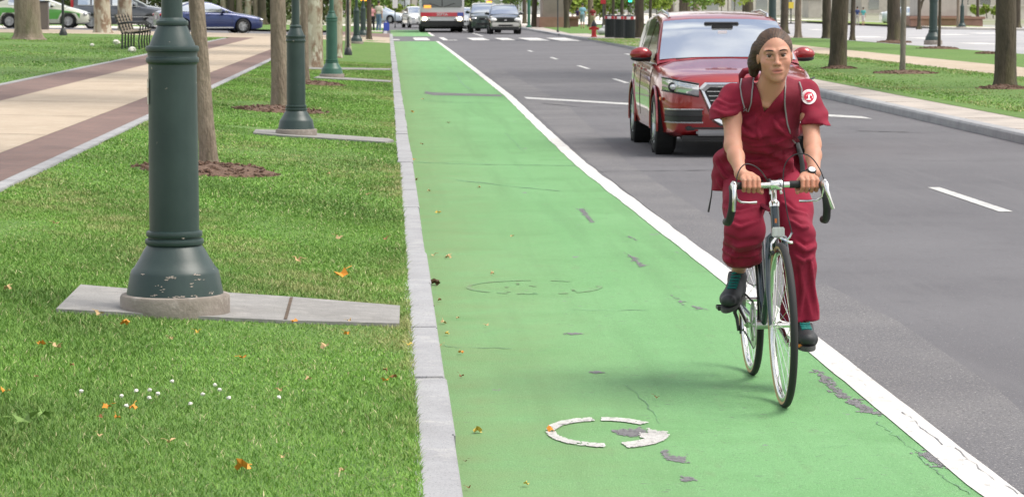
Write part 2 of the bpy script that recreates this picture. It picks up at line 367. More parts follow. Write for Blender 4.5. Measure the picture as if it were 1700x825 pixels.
bs = MB(); bs.add([(-60,176,.1),(-.3,176,.1),(-.3,215,.1),(-60,215,.1)], [(0,1,2,3)]); struct('bright_far_road', bs, M['light_paving'])
# concrete strips from the lamp feet to the kerb
def pad(name, pts, m, joints=()):
    s = MB(); w_ = [GL(*p) for p in pts]; n = len(w_)
    s.add([(p.x, p.y, LH(p.x)+.022) for p in w_]+[(p.x, p.y, LH(p.x)-.1) for p in w_], [tuple(range(n))]+[(i, n+i, n+(i+1) % n, (i+1) % n) for i in range(n)])
    o = struct(name, s, m)
    return o
pad('lamp_footing_strip', [(93,520),(300,531),(470,539),(663,544),(664,514),(480,499),(375,492),(215,486),(134,479)], M['concrete'])
pad('lamp_footing_strip', [(420,224),(470,228),(640,239),(654,236),(645,233),(530,225),(465,219),(424,218)], M['concrete'])
pad('lamp_footing_strip', [(520,131),(648,138),(650,135.5),(530,128)], M['concrete'])
pad('lamp_footing_strip', [(500,116),(648,117.5),(650,115.5),(510,113)], M['concrete'])
jn = MB(); p = GL(474,538); q = GL(484,501)
jn.add([(p.x-.008,p.y,LH(p.x)+.025),(p.x+.008,p.y,LH(p.x)+.025),(q.x+.008,q.y,LH(q.x)+.025),(q.x-.008,q.y,LH(q.x)+.025)], [(0,1,2,3)]); struct('footing_joint', jn, M['soil'])

# mulch rings
def mulch(px, py, rx, ry_px=None, side='L', name='mulch_bed'):
    g = GL(px, py) if side == 'L' else GR(px, py); r_ = rx*g.y/F_PX
    s = MB(); n = 26; vs = []; base = LH(g.x) if side == 'L' else .15
    sl_ = -.055 if side == 'L' and g.x > -3.2 else 0
    for k, (t, h) in enumerate(((1, -.03), (.93, .016), (.6, .05), (.2, .07))):
        for i in range(n):
            a = 2*PI*i/n; rr = r_*t*(1+.1*mnoise.noise(Vector((math.cos(a)*1.5+px, math.sin(a)*1.5, k*.0))))
            vs.append((g.x+rr*math.cos(a), g.y+rr*math.sin(a), base+sl_*rr*math.cos(a)+h))
    fs = [(j*n+i, j*n+(i+1) % n, (j+1)*n+(i+1) % n, (j+1)*n+i) for j in range(3) for i in range(n)]+[tuple(range(3*n, 4*n))]
    s.add(vs, fs)
    rr2 = random.Random(int(px))
    for _ in range(int(140)):
        a = rr2.uniform(0, 2*PI); q = r_*math.sqrt(rr2.random()); x, y_ = g.x+q*math.cos(a), g.y+q*math.sin(a)
        h = .055*(1-(q/r_)**2)+.016
        s.box((x, y_, base+sl_*q*math.cos(a)+h), (rr2.uniform(.03,.09), rr2.uniform(.01,.03), .014), Matrix.Rotation(rr2.uniform(0,PI),4,'Z') @ Matrix.Rotation(rr2.uniform(-.5,.5),4,'Y'))
    return tag(obj(name, s, M['mulch'], smooth=False), kind='structure')
mulch(345,285,122); mulch(466,185,80); mulch(522,141,52)
mulch(1665,150,46,side='R'); mulch(1502,124,56,side='R'); mulch(1557,82,36,side='R'); mulch(1484,71,30,side='R'); mulch(1393,116,30,side='R'); mulch(1640,91,22,side='R')
# ---------------------------------------------------------------- trees
M['bark'] = mat('bark', (.25,.205,.155), .95, var=[((.14,.11,.08), 9, .4, .65, 8, (1,1,.22)), ((.24,.19,.14), 26, .5, .7, 4, (1,1,.3)), ((.13,.14,.07), 1.6, .55, .8)], bump=(38, 1, .03), stretch=(1,1,.3))
M['dark_bark'] = mat('dark_bark', (.085,.068,.048), .95, var=[((.05,.042,.03), 9, .4, .65, 8, (1,1,.22)), ((.12,.11,.05), 2, .52, .75)], bump=(30, 1, .03), stretch=(1,1,.3))
M['plane_bark'] = mat('plane_bark', (.36,.33,.25), .85, var=[((.21,.145,.095), 3.2, .46, .56, 5, (1,1,.5)), ((.46,.44,.35), 4.5, .56, .62, 4, (1,1,.5)), ((.25,.24,.15), 6, .60, .66, 4, (1,1,.6))], bump=(20, .6, .02))
M['foliage'] = mat('foliage', (.06,.11,.02), .6, attr='col')
M['grey_bark'] = mat('grey_bark', (.22,.20,.17), .95, var=[((.13,.115,.095), 9, .4, .65, 8, (1,1,.22))], bump=(30, 1, .03), stretch=(1,1,.3))
def leaf_quads(cent, rad, n, size, seed, col=(.055,.115,.02), flat=.8):
    r = np.random.default_rng(seed); k = r.integers(0, len(cent), n)
    d = r.normal(size=(n, 3)); d /= np.linalg.norm(d, axis=1)[:, None]
    p = np.asarray(cent)[k] + d*np.asarray(rad)[k][:, None]*(r.random((n, 1))**.45)*np.array([1, 1, flat])
    a = r.normal(size=(n, 3)); a /= np.linalg.norm(a, axis=1)[:, None]; b = np.cross(a, r.normal(size=(n, 3))); b /= np.linalg.norm(b, axis=1)[:, None]
    s = size*r.uniform(.6, 1.3, (n, 1)); V = np.stack([p-a*s, p+b*s*.55, p+a*s, p-b*s*.55], 1).reshape(-1, 3)
    F = np.arange(4*n).reshape(-1, 4)
    tone = r.uniform(.6, 1.5, (n, 1))*(0.8+.5*((k*7919) % 13/13.))[:, None]; c = np.array(col)*tone; c[:, 0] += r.uniform(0, .035, n)
    return V, F, np.repeat(c, 4, 0)
crown_meshes = []
def crown_mesh(kind):
    r = np.random.default_rng(100+kind); nC = 46
    d = r.normal(size=(nC, 3)); d /= np.linalg.norm(d, axis=1)[:, None]
    cent = d*np.array([3.6, 3.6, 2.6])*(r.random((nC, 1))**.4)+np.array([0, 0, 8.6]); rad = r.uniform(.7, 1.5, nC)
    V, F, c = leaf_quads(cent, rad, 3800, .17, 7+kind); o = fastmesh('crown', V, F, M['foliage'], c); return o
crown_protos = [crown_mesh(i) for i in range(3)]
tree_n = 0
def tree(px, py, wpx, label, kind='bark', side='L', crown=True, lean=0, flare=1.35, name='tree', group=None, z=None, fork=False, zf=None):
    global tree_n
    tree_n += 1; r_ = random.Random(tree_n*13)
    if z is not None: g = ground(px, py, z)
    else: g = GL(px, py) if side == 'L' else GR(px, py)
    r0 = wpx/2*g.y/F_PX; h = 5.2; big = r0 > .3
    base = LH(g.x) if side == 'L' and z is None else (g.z)
    t = thing(name, label, 'tree', (g.x, g.y, base), 0, group)
    m = MB(); n = 28; ks = [(-.15, flare*1.12), (0, flare), (.06, 1+(flare-1)*.62), (.16, 1+(flare-1)*.32), (.4, 1+(flare-1)*.08), (.9, 1.0), (1.6, .96), (2.6, .9), (4, .8), (h, .7)]
    zz = []; 
    for (za, ka), (zb, kb_) in zip(ks[:-1], ks[1:]):
        for q in range(3): zz.append((za+(zb-za)*q/3, ka+(kb_-ka)*q/3))
    zz.append(ks[-1]); vs = []
    for z_, k in zz:
        for i in range(n):
            a = 2*PI*i/n
            lob = 1+max(0, k-1)*.5*math.sin(a*5+tree_n)+.07*mnoise.noise(Vector((math.cos(a)*1.3, math.sin(a)*1.3, z_*.8+tree_n*7)))+.05*mnoise.noise(Vector((math.cos(a)*4, math.sin(a)*4, z_*3+tree_n)))
            vs.append((r0*k*lob*math.cos(a)+lean*z_+.04*math.sin(z_*.7+tree_n)*min(1,r0*6), r0*k*lob*math.sin(a), z_))
    fs = [(j*n+i, j*n+(i+1) % n, (j+1)*n+(i+1) % n, (j+1)*n+i) for j in range(len(zz)-1) for i in range(n)]
    m.add(vs, fs)
    if fork:
        m.tube([(lean, 0, .9), (.25, .1, 1.7), (.7, .1, 2.6), (1.3, .2, 4)], [r0*.8, r0*.7, r0*.55, r0*.4], 10)
    top = Vector((lean*h, 0, h))
    if crown:
        for i in range(5):
            a = 2*PI*i/5+tree_n; e = top+Vector((math.cos(a)*2.3, math.sin(a)*2.3, 2.4+.5*(i % 3)))
            m.tube([top-Vector((0,0,.6)), top+Vector((math.cos(a)*.7, math.sin(a)*.7, .7)), e], [r0*.5, r0*.34, r0*.12], 8)
        m.tube([top-Vector((0,0,.2)), top+Vector((.1,.1,2)), top+Vector((0,.2,4))], [r0*.7, r0*.45, r0*.15], 8)
    obj('trunk', m, M[kind], t, smooth=75)
    if crown:
        c = crown_protos[tree_n % 3].copy(); C.objects.link(c); c.name = 'crown'; c.parent = t
        s = .75+.25*min(1, r0/.3); c.rotation_euler = (0, 0, tree_n*1.3); c.scale = (s, s, s*.95); c.location = (lean*8, 0, .7)
    return t
G1, G2 = 'street trees along the verge', 'park trees beyond the road'
tree(344,279,27,'slim rough barked tree in a mulch ring right behind the nearest green lamp post','bark',flare=1.3,lean=-.066,group=G1)
tree(462,181,26,'slim brown tree between the two nearest green lamp posts, in its own mulch ring','bark',flare=1.35,group=G1)
tree(507,138,12,'thin brown trunk half hidden behind the second green lamp post','bark',group=G1)
tree(519,113,40,'mottled plane tree with peeling cream and rust bark beside the third lamp post','plane_bark',flare=1.12,group=G1)
tree(560,96,21,'pale plane tree just right of the third lamp post shaft','plane_bark',flare=1.15,group=G1)
tree(578,84,9,'narrow pale trunk behind the low dark lamp stub of the verge','plane_bark',group=G1)
tree(612,66,8,'thin dark trunk at the end of the verge near the waiting people','dark_bark',group=G1)
tree(44,66,42,'massive old tree with swollen gnarled base on the lawn at the far left','bark',flare=1.32,name='old_tree',group='large trees on the left lawn')
tree(170,55,27,'pale plane tree between the green taxi and the long grey car','plane_bark',flare=1.25,name='plane_tree',group='large trees on the left lawn')
tree(209,51,23,'pale plane tree rising behind the black park bench','plane_bark',flare=1.15,name='plane_tree',group='large trees on the left lawn')
for px, w_, k, lb in [(384,12,'dark_bark','dark trunk above the bonnet of the blue sedan, leftmost of that row'),(397,10,'bark','brown trunk second from the left behind the blue sedan'),(411,11,'plane_bark','pale trunk in the middle of the row behind the blue sedan'),(424,9,'bark','brown trunk just left of the thick dark one past the blue sedan'),(435,14,'dark_bark','thick dark trunk past the nose of the blue sedan'),(372,9,'plane_bark','pale narrow trunk over the windscreen of the blue sedan'),(490,9,'dark_bark','dark trunk seen in the gap beside the second green lamp post')]:
    tree(px, 40, w_, lb, k, z=.45, name='tree', group='row of trees behind the side road', crown=px in (384,411,435))
# right park
tree(1393,115,29,'dark straight tree right of the red car mirror, nearest the path there','dark_bark','R',flare=1.2,group=G2)
tree(1498,122,9,'slender grey sapling in a wide mulch ring on the right lawn','grey_bark','R',flare=1.3,name='young_tree',group=G2)
tree(1665,148,35,'thick dark tree with flared foot at the right edge of the lawn','dark_bark','R',flare=1.28,group=G2)
tree(1483,70,22,'sturdy tree with a leaning base between the sapling and the dark straight tree','dark_bark','R',flare=1.4,group=G2)
tree(1373,64,15,'dark tree peeping out just left of the dark straight tree','dark_bark','R',flare=1.3,group=G2)
tree(1326,63,11,'olive grey trunk directly right of the rider\'s head in the distance','bark','R',group=G2)
tree(1416,65,8,'narrow dark trunk just right of the dark straight tree','dark_bark','R',group=G2)
tree(1559,82,5,'very thin sapling standing before the big green lamp post on the right','dark_bark','R',name='young_tree',group=G2)
tree(1525,46,6,'small forked tree across the parkway left of the big right lamp post','dark_bark','R',group=G2,fork=True,crown=False)
tree(1590,46,5,'thin trunk across the parkway beside the narrow far lamp post','bark','R',crown=False,group=G2)
tree(1623,44,5,'lone thin trunk across the parkway before the low brown wall end','dark_bark','R',crown=False,group=G2)
tree(1691,46,8,'dark trunk across the parkway at the extreme right','dark_bark','R',crown=False,group=G2)
tree(1303,53,13,'dark trunk rising over the right side of the red car roof','dark_bark','R',group=G2)
tree(1241,30,19,'broad dark trunk rising above the middle of the red car roof','dark_bark',z=-.1,group=G2,crown=False)
tree(1136,30,19,'broad dark trunk rising above the left part of the red car roof','dark_bark',z=-.1,group=G2,crown=False)
tree(1113,32,9,'slim dark trunk over the left corner of the red car roof','dark_bark',z=-.1,group=G2,crown=False)
tree(1156,30,9,'brown trunk to the right of the broad left one above the car roof','bark',z=-.1,group=G2,crown=False)
tree(1063,63,15,'stout dark tree between the row of bins and the red car','dark_bark','R',flare=1.25,group=G2)
tree(1080,52,5,'thin dark stem right beside the stout tree next to the red car','dark_bark','R',crown=False,group=G2)
tree(887,45,9,'dark trunk close behind the green signal pole at the far kerb','dark_bark','R',group=G2)
tree(900,45,8,'dark trunk second behind the green signal pole at the far kerb','dark_bark','R',crown=False,group=G2)
tree(870,40,7,'dark trunk right behind the black roofed silver nosed car','dark_bark','R',crown=False,group=G2)
tree(940,47,9,'forked dark tree left of the man in the light blue shirt','dark_bark','R',fork=True,group=G2)
tree(981,45,9,'trunk immediately behind the man in the dark red shirt','bark','R',group=G2)
tree(1004,42,6,'dark slim trunk left behind the row of bins','dark_bark','R',crown=False,group=G2)
tree(1018,42,5,'dark slim trunk behind the middle of the row of bins','dark_bark','R',crown=False,group=G2)
tree(1032,42,6,'dark slim trunk behind the right of the row of bins','dark_bark','R',crown=False,group=G2)
for c in crown_protos: bpy.data.objects.remove(c)

# ---------------------------------------------------------------- lamp posts
M['lamp'] = mat('green_lamp_paint', (.018,.038,.035), .42, var=[((.028,.052,.047), 3.5, .42, .7), ((.015,.034,.032), 7, .55, .75, 4, (1,1,.3)), ((.33,.29,.25), 17, .70, .72, 6)], bump=(50, .12, .004))
M['lamp_bright'] = mat('fresh_green_lamp_paint', (.024,.09,.062), .42, var=[((.035,.11,.078), 4, .42, .7)], bump=(50, .12, .004))
M['lamp_base'] = mat('lamp_plinth', (.25,.22,.19), .85, var=[((.18,.155,.13), 5, .42, .66), ((.33,.3,.27), 9, .55, .7)], bump=(60, .4, .01))
M['lamp_glass'] = mat('lamp_glass', (.75,.75,.7), .3)
M['dark_metal'] = mat('dark_iron', (.018,.022,.022), .5, bump=(80, .2, .003))
def ring(r, z, t): return [(r-t*.55, z-t), (r-.1*t, z-t*.8), (r, z-t*.3), (r, z+t*.3), (r-.1*t, z+t*.8), (r-t*.55, z+t)]
def lamp_post(g, s, label, m='lamp', base=True, group='green lamp posts along the verge', slope=-.055):
    t = thing('lamp_post', label, 'lamp post', g, 0, group)
    tt = Matrix.Scale(s, 4)
    if base:
        b = MB(); n = 48; vs = []
        for r_, z_, sl_ in ((.268,-.05,slope), (.268,.0,slope), (.268,.066,0), (.262,.078,0), (.25,.082,0), (0.02,.082,0)):
            for i in range(n):
                a = 2*PI*i/n; vs.append((r_*math.cos(a)*s, r_*math.sin(a)*s, (z_+sl_*r_*math.cos(a)*(1 if sl_ else 0))*s))
        b.add(vs, [(j*n+i, j*n+(i+1) % n, (j+1)*n+(i+1) % n, (j+1)*n+i) for j in range(5) for i in range(n)]+[tuple(range(5*n, 6*n))])
        obj('plinth', b, M['lamp_base'], t)
    bz = Matrix.Scale(.94, 4, (0,0,1)); up_ = Matrix.Translation((0,0,.053))
    b = MB(); b.lathe([(.238,.075),(.236,.09),(.217,.195),(.212,.21),(.196,.228),(.172,.27),(.152,.31),(.136,.335),(.13,.345)]+ring(.143,.358,.016)+[(.128,.375)]+ring(.137,.398,.016)+[(.122,.416)], 48, tt @ bz); obj('base', b, M[m], t)
    b = MB(); b.lathe([(.121,.385),(.1215,.5),(.12,.8),(.117,1.203)], 48, tt); obj('column', b, M[m], t)
    b = MB(); b.lathe([(.117,1.145)]+ring(.129,1.168,.014)+[(.12,1.19)]+ring(.13,1.222,.014)+[(.112,1.238),(.108,1.25),(.086,1.30),(.074,1.33),(.072,1.335)]+ring(.079,1.347,.012)+[(.066,1.362),(.056,1.372)], 48, tt @ up_); obj('collar', b, M[m], t)
    b = MB(); b.lathe([(.053,1.36),(.05,1.6),(.042,3.2),(.04,3.9),(.08,3.95),(.08,4.0)], 24, tt); obj('shaft', b, M[m], t)
    b = MB(); b.lathe([(.09,4.0),(.17,4.2),(.19,4.5),(.12,4.7)], 16, tt); ln_ = obj('lantern', b, M['lamp_glass'], t)
    b = MB(); b.lathe([(.15,4.7),(.14,4.73),(.05,4.85),(.02,4.95)], 16, tt); obj('lantern_cap', b, M[m], ln_)
    return t
g = GL(291,521); A_l = lamp_post((g.x, g.y, LH(g.x)+.02), 339*g.y/4500*1.0, 'nearest green iron lamp post with chipped paint on a tilted concrete plinth')
# chipped paint on the bell: ragged little flakes of bare primer
rr_c = random.Random(3)
fl = MB()
for ang, zc, w_c, h_c, nn in ((-1.62,.178,.05,.012,22),(-1.30,.09,.09,.008,26),(-1.5,.085,.05,.010,18),(-1.0,.19,.03,.008,10),(-1.12,.15,.012,.02,8),(-.95,.165,.06,.004,10),(-1.95,.095,.05,.008,14),(-1.85,.14,.03,.006,6),(-.72,.10,.05,.01,12),(-2.3,.19,.03,.01,8),(-1.75,.12,.02,.01,6),(-1.2,.36,.02,.005,5)):
    for _ in range(int(nn*.55)):
        a = ang+rr_c.gauss(0, w_c/.23*.32); z_ = zc+rr_c.gauss(0, h_c*.35); z_ = max(.082, z_)
        r_ = (np.interp(z_/.94, [.075,.09,.195,.212,.228,.27,.31,.335,.35], [.238,.236,.217,.212,.196,.172,.152,.136,.144])+.0012); s1_, s2_ = rr_c.uniform(.003,.010), rr_c.uniform(.0012,.0035); sc_ = 339*g.y/4500
        slope_r = (np.interp((z_+.01)/.94, [.075,.09,.195,.212,.228,.27,.31,.335,.35], [.238,.236,.217,.212,.196,.172,.152,.136,.144])+.0012-r_)/.01
        fl.add([tuple(np.array(((r_+slope_r*dz)*math.cos(a+da/r_), (r_+slope_r*dz)*math.sin(a+da/r_), z_+dz))*sc_) for da, dz in ((-s1_,0),(0,-s2_),(s1_,rr_c.uniform(-.001,.001)),(0,s2_))], [(0,1,2,3)])
tag(obj('paint_chips', fl, mat('bare_primer', (.36,.31,.27), .8), A_l, smooth=False), kind='stuff')
# sticker
st = MB()
for k in range(5):
    a0 = PI+.05; a1 = PI+.16
    st.add([(.1205*math.cos(a)*1.0, .1205*math.sin(a), z) for a, z in ((a0+.12+.11*k/5*2,.98),(a0+.12+.11*(k+1)/5*2,.98),(a0+.12+.11*(k+1)/5*2,1.1),(a0+.12+.11*k/5*2,1.1))], [(0,1,2,3)])
o = obj('sticker', st, mat('sticker_paper', (.6,.58,.5), .6, var=[((.35,.25,.15), 40, .5, .6)]), A_l)
g = GL(492,226); lamp_post((g.x, g.y, LH(g.x)+.01), .865, 'second nearest green lamp post, beside a slim tree', slope=0)
g = GL(551,130); lamp_post((g.x, g.y, LH(g.x)+.01), .93, 'third green lamp post, brighter green, before the mottled plane tree', 'lamp_bright', slope=0)
g = GL(592,73); lamp_post((g.x, g.y, LH(g.x)+.01), .95, 'fourth lamp post down the verge, dark teal with grey foot', slope=0)
g = GL(603,62); lamp_post((g.x, g.y, LH(g.x)), 1.0, 'farthest verge lamp post, overlapping the fourth, by the waiting people', slope=0)
g = GR(1549,72); lamp_post((g.x, g.y, .13), 1.35, 'large green lamp post on the right lawn beside the parkway', slope=0, group='green lamp posts of the right park')
g = ground(1597,47,.1); lamp_post((g.x, g.y, .1), 1.1, 'small distant lamp post across the parkway before the stone wall', slope=0, group='green lamp posts of the right park')
g = GR(1282,50); lamp_post((g.x, g.y, .1), 1.9, 'dark lamp column seen over the red car roof left of the rider', slope=0, group='green lamp posts of the right park')
def thin_post(g, s, label, cap=True):
    t = thing('park_lamp', label, 'lamp post', g)
    b = MB(); b.lathe([(.13,0),(.13,.08),(.10,.16),(.075,.22),(.05,.25)], 20, Matrix.Scale(s, 4)); obj('foot', b, M['dark_metal'], t)
    b = MB(); b.lathe([(.045,.24),(.04,1.5),(.035,3.2)], 12, Matrix.Scale(s, 4)); obj('pole', b, M['dark_metal'], t)
    b = MB(); b.lathe([(.06,3.2),(.16,3.35),(.15,3.6),(.04,3.75)], 12, Matrix.Scale(s, 4)); obj('globe', b, M['lamp_glass'], t)
    return t
g = GL(105,60); thin_post((g.x, g.y, LH(g.x)), 1.15, 'thin black lamp post with bell foot on the lawn before the green taxi')
g = GL(578,92); thin_post((g.x, g.y, LH(g.x)), .9, 'thin dark post with small bell foot on the verge after the third lamp post')
# ---------------------------------------------------------------- sculpting with distance fields (smooth unions, meshed by surface nets)
class SDF:
    def __init__(s, lo, hi, h):
        s.lo = np.array(lo, float); s.h = h; s.n = np.ceil((np.array(hi)-s.lo)/h).astype(int)+1
        s.ax = [s.lo[i]+h*np.arange(s.n[i]) for i in range(3)]; s.D = np.full(s.n, .08, np.float32)
    def _win(s, lo, hi, m):
        a = [max(0, int(np.floor((lo[i]-m-s.lo[i])/s.h))) for i in range(3)]; b = [min(s.n[i], int(np.ceil((hi[i]+m-s.lo[i])/s.h))+1) for i in range(3)]
        if any(b[i] <= a[i] for i in range(3)): return None, None
        sl_ = tuple(slice(a[i], b[i]) for i in range(3))
        X, Y, Z = np.meshgrid(s.ax[0][sl_[0]], s.ax[1][sl_[1]], s.ax[2][sl_[2]], indexing='ij'); return sl_, np.stack([X, Y, Z], -1)
    def _mix(s, sl_, d, k, sub):
        A = s.D[sl_]
        if sub: A, B = A, -d; s.D[sl_] = np.maximum(A, B)+np.maximum(k-np.abs(A-B), 0)**2/(4*k)
        else: s.D[sl_] = np.minimum(A, d)-np.maximum(k-np.abs(A-d), 0)**2/(4*k)
    def cap(s, a, b, ra, rb=None, k=.012, sub=False, flat=None):
        a = np.array(a, float); b = np.array(b, float); rb = ra if rb is None else rb; r = max(ra, rb)
        sl_, P = s._win(np.minimum(a, b)-r, np.maximum(a, b)+r, k+.02)
        if sl_ is None: return s
        ab = b-a; t = np.clip(((P-a)@ab)/max(ab@ab, 1e-9), 0, 1); q = P-(a+t[..., None]*ab)
        if flat is not None:
            n = np.array(flat[0], float); n /= np.linalg.norm(n); c = q@n; q = q+(c*(1/flat[1]-1))[..., None]*n
        s._mix(sl_, (np.linalg.norm(q, axis=-1)-(ra+(rb-ra)*t))*(1 if flat is None else min(1, flat[1])), max(k, 1e-4), sub); return s
    def chain(s, pts, rs, **kw):
        for i in range(len(pts)-1): s.cap(pts[i], pts[i+1], rs[i], rs[i+1], **kw)
        return s
    def ell(s, c, r, k=.012, sub=False, rot=None):
        c = np.array(c, float); r = np.array(r, float); m = r.max() if rot is not None else None
        ext = np.full(3, m) if m else r
        sl_, P = s._win(c-ext, c+ext, k+.02)
        if sl_ is None: return s
        q = P-c
        if rot is not None: q = q@np.array(rot)
        k0 = np.linalg.norm(q/r, axis=-1); k1 = np.linalg.norm(q/r**2, axis=-1)+1e-9
        s._mix(sl_, k0*(k0-1)/k1, max(k, 1e-4), sub); return s
    def warp(s, fn, lo=None, hi=None):
        sl_, P = s._win(np.array(lo if lo is not None else s.lo), np.array(hi if hi is not None else s.lo+s.h*s.n), 0)
        s.D[sl_] += fn(P[..., 0], P[..., 1], P[..., 2]); return s
    def val(s, p):
        i = [(p[j]-s.lo[j])/s.h for j in range(3)]; f = [int(math.floor(q)) for q in i]
        if any(f[j] < 0 or f[j] >= s.n[j]-1 for j in range(3)): return .05
        u = [i[j]-f[j] for j in range(3)]; c = s.D[f[0]:f[0]+2, f[1]:f[1]+2, f[2]:f[2]+2]
        c = c[0]*(1-u[0])+c[1]*u[0]; c = c[0]*(1-u[1])+c[1]*u[1]; return float(c[0]*(1-u[2])+c[1]*u[2])
    def mesh(s):
        D = s.D; ins = D < 0; n = s.n
        ins[0] = ins[-1] = False; ins[:, 0] = ins[:, -1] = False; ins[:, :, 0] = ins[:, :, -1] = False
        c = np.zeros(tuple(n-1), np.int8)
        for i in (0, 1):
            for j in (0, 1):
                for k in (0, 1): c += ins[i:n[0]-1+i, j:n[1]-1+j, k:n[2]-1+k]
        act = np.argwhere((c > 0) & (c < 8)); idx = np.full(tuple(n-1), -1, np.int64); idx[tuple(act.T)] = np.arange(len(act))
        acc = np.zeros((len(act), 3)); cnt = np.zeros(len(act)); cor = [(i, j, k) for i in (0, 1) for j in (0, 1) for k in (0, 1)]
        for a in cor:
            for ax in range(3):
                if a[ax]: continue
                b = list(a); b[ax] = 1
                da = D[tuple((act+a).T)]; db = D[tuple((act+b).T)]; m = (da < 0) != (db < 0)
                t = np.clip(da/(da-db+1e-12), 0, 1); p = np.tile(np.array(a, float), (len(act), 1)); p[:, ax] += t
                acc[m] += p[m]; cnt[m] += 1
        V = (act+acc/np.maximum(cnt, 1)[:, None])*s.h+s.lo; F = []
        for ax in range(3):
            u, v = [(1, 2), (2, 0), (0, 1)][ax]
            A = [slice(1, n[i]-1) for i in range(3)]; A[ax] = slice(0, n[ax]-1); B = list(A); B[ax] = slice(1, n[ax])
            ia = ins[tuple(A)]; ib = ins[tuple(B)]; e = np.argwhere(ia != ib)
            if not len(e): continue
            fl = ia[tuple(e.T)]; off = np.array([x.start for x in A]); e = e+off
            du = np.zeros(3, int); du[u] = 1; dv = np.zeros(3, int); dv[v] = 1
            q = np.stack([idx[tuple((e-du-dv).T)], idx[tuple((e-dv).T)], idx[tuple(e.T)], idx[tuple((e-du).T)]], 1)
            q[~fl] = q[~fl][:, ::-1]; F.append(q)
        F = np.concatenate(F); return V, F[(F >= 0).all(1)]
def relax(V, F, it=1, f=.5):
    for _ in range(it):
        S = np.zeros_like(V); n = np.zeros(len(V)); k = F.shape[1]
        for i in range(k):
            a, b = F[:, i], F[:, (i+1) % k]; np.add.at(S, a, V[b]); np.add.at(S, b, V[a]); np.add.at(n, a, 1); np.add.at(n, b, 1)
        V = V+(S/np.maximum(n, 1)[:, None]-V)*f
    return V

# ---------------------------------------------------------------- rider and bicycle share this frame: x right, y away from camera, z up
O = Vector((1.622, 11.0, 0)); On = np.array(O)
def LP(px, py, yl): return np.array(at(px, py, 11.0+yl))-On
skin = mat('skin', (.60,.355,.245), .55, attr='col', spec=.4, var=[((.46,.20,.15), 26, .52, .85, 5)], bump=(260, .25, .0015)); 
sb_ = skin.node_tree.nodes['Principled BSDF']; sb_.inputs['Subsurface Weight'].default_value = .12; sb_.inputs['Subsurface Radius'].default_value = (.02,.008,.004)
M['scrubs'] = mat('scrubs_cloth', (.225,.004,.026), .88, var=[((.18,.003,.021), 12, .42, .65)], bump=(900, .25, .002))
M['trousers'] = mat('scrubs_trouser_cloth', (.24,.004,.029), .88, var=[((.19,.003,.023), 9, .42, .65)], bump=(900, .25, .002))
M['strand'] = mat('hair_strand', (.10,.056,.03), .5)
M['brow'] = mat('eyebrow_hair', (.035,.018,.011), .7)
M['hair'] = mat('brown_hair', (.06,.032,.018), .6, attr='col', var=[((.018,.009,.006), 60, .55, .72, 3, (1,.2,1))], bump=(120, .8, .004), stretch=(1,.25,1))
BY, BZ = .13, .908                                            # handlebar axis
# head frame
hc = LP(1286, 92.5, .36)
th_y, th_t, th_p = R(-2.5), R(-3), R(3)
HR = np.array(Matrix.Rotation(th_t, 3, 'Y') @ Matrix.Rotation(th_y, 3, 'Z') @ Matrix.Rotation(th_p, 3, 'X'))
HS = .97
def hp(x, y, z): return hc+HR@(np.array([x, y, z])*HS)
def hr(*r): return np.array(r)*HS
b = SDF((-.36, .0, .76), (.34, .82, 1.62), .0033)
# skull and face
b.ell(hp(0,.018,.030), hr(.071,.09,.080), rot=HR)
b.ell(hp(0,-.022,-.018), hr(.0615,.062,.088), k=.03, rot=HR)
b.ell(hp(0,-.028,-.062), hr(.046,.05,.046), k=.03, rot=HR)
b.ell(hp(0,-.068,-.093), hr(.021,.018,.017), k=.022, rot=HR)
for s in (-1, 1):
    b.ell(hp(s*.039,-.054,-.024), hr(.023,.022,.022), k=.02, rot=HR)
    b.ell(hp(s*.031,-.097,.006), hr(.021,.018,.0125), k=.012, sub=True, rot=HR)
    b.cap(hp(s*.013,-.080,.024), hp(s*.046,-.066,.026), .009*HS, .008*HS, k=.012)
    b.cap(hp(s*.016,-.0840,.0135), hp(s*.042,-.0765,.0125), .0042*HS, k=.004)
    b.cap(hp(s*.019,-.081,-.0065), hp(s*.040,-.076,-.0055), .0045*HS, k=.006)
    b.ell(hp(s*.0115,-.089,-.031), hr(.0075,.010,.007), k=.006, rot=HR)
    b.ell(hp(s*.0715,.008,-.006), hr(.0075,.017,.029), k=.006, rot=HR)
b.cap(hp(0,-.082,.014), hp(0,-.099,-.024), .0065*HS, .009*HS, k=.010)
b.ell(hp(0,-.102,-.028), hr(.0095,.010,.0085), k=.006, rot=HR)
b.ell(hp(0,-.076,-.058), hr(.026,.014,.02), k=.014, rot=HR)
b.cap(hp(-.022,-.0825,-.0565), hp(.022,-.0825,-.0565), .0052*HS, k=.006)
b.cap(hp(-.018,-.083,-.067), hp(.018,-.083,-.067), .0062*HS, k=.006)
b.cap(hp(-.026,-.090,-.0615), hp(.026,-.090,-.0615), .0024*HS, k=.004, sub=True)
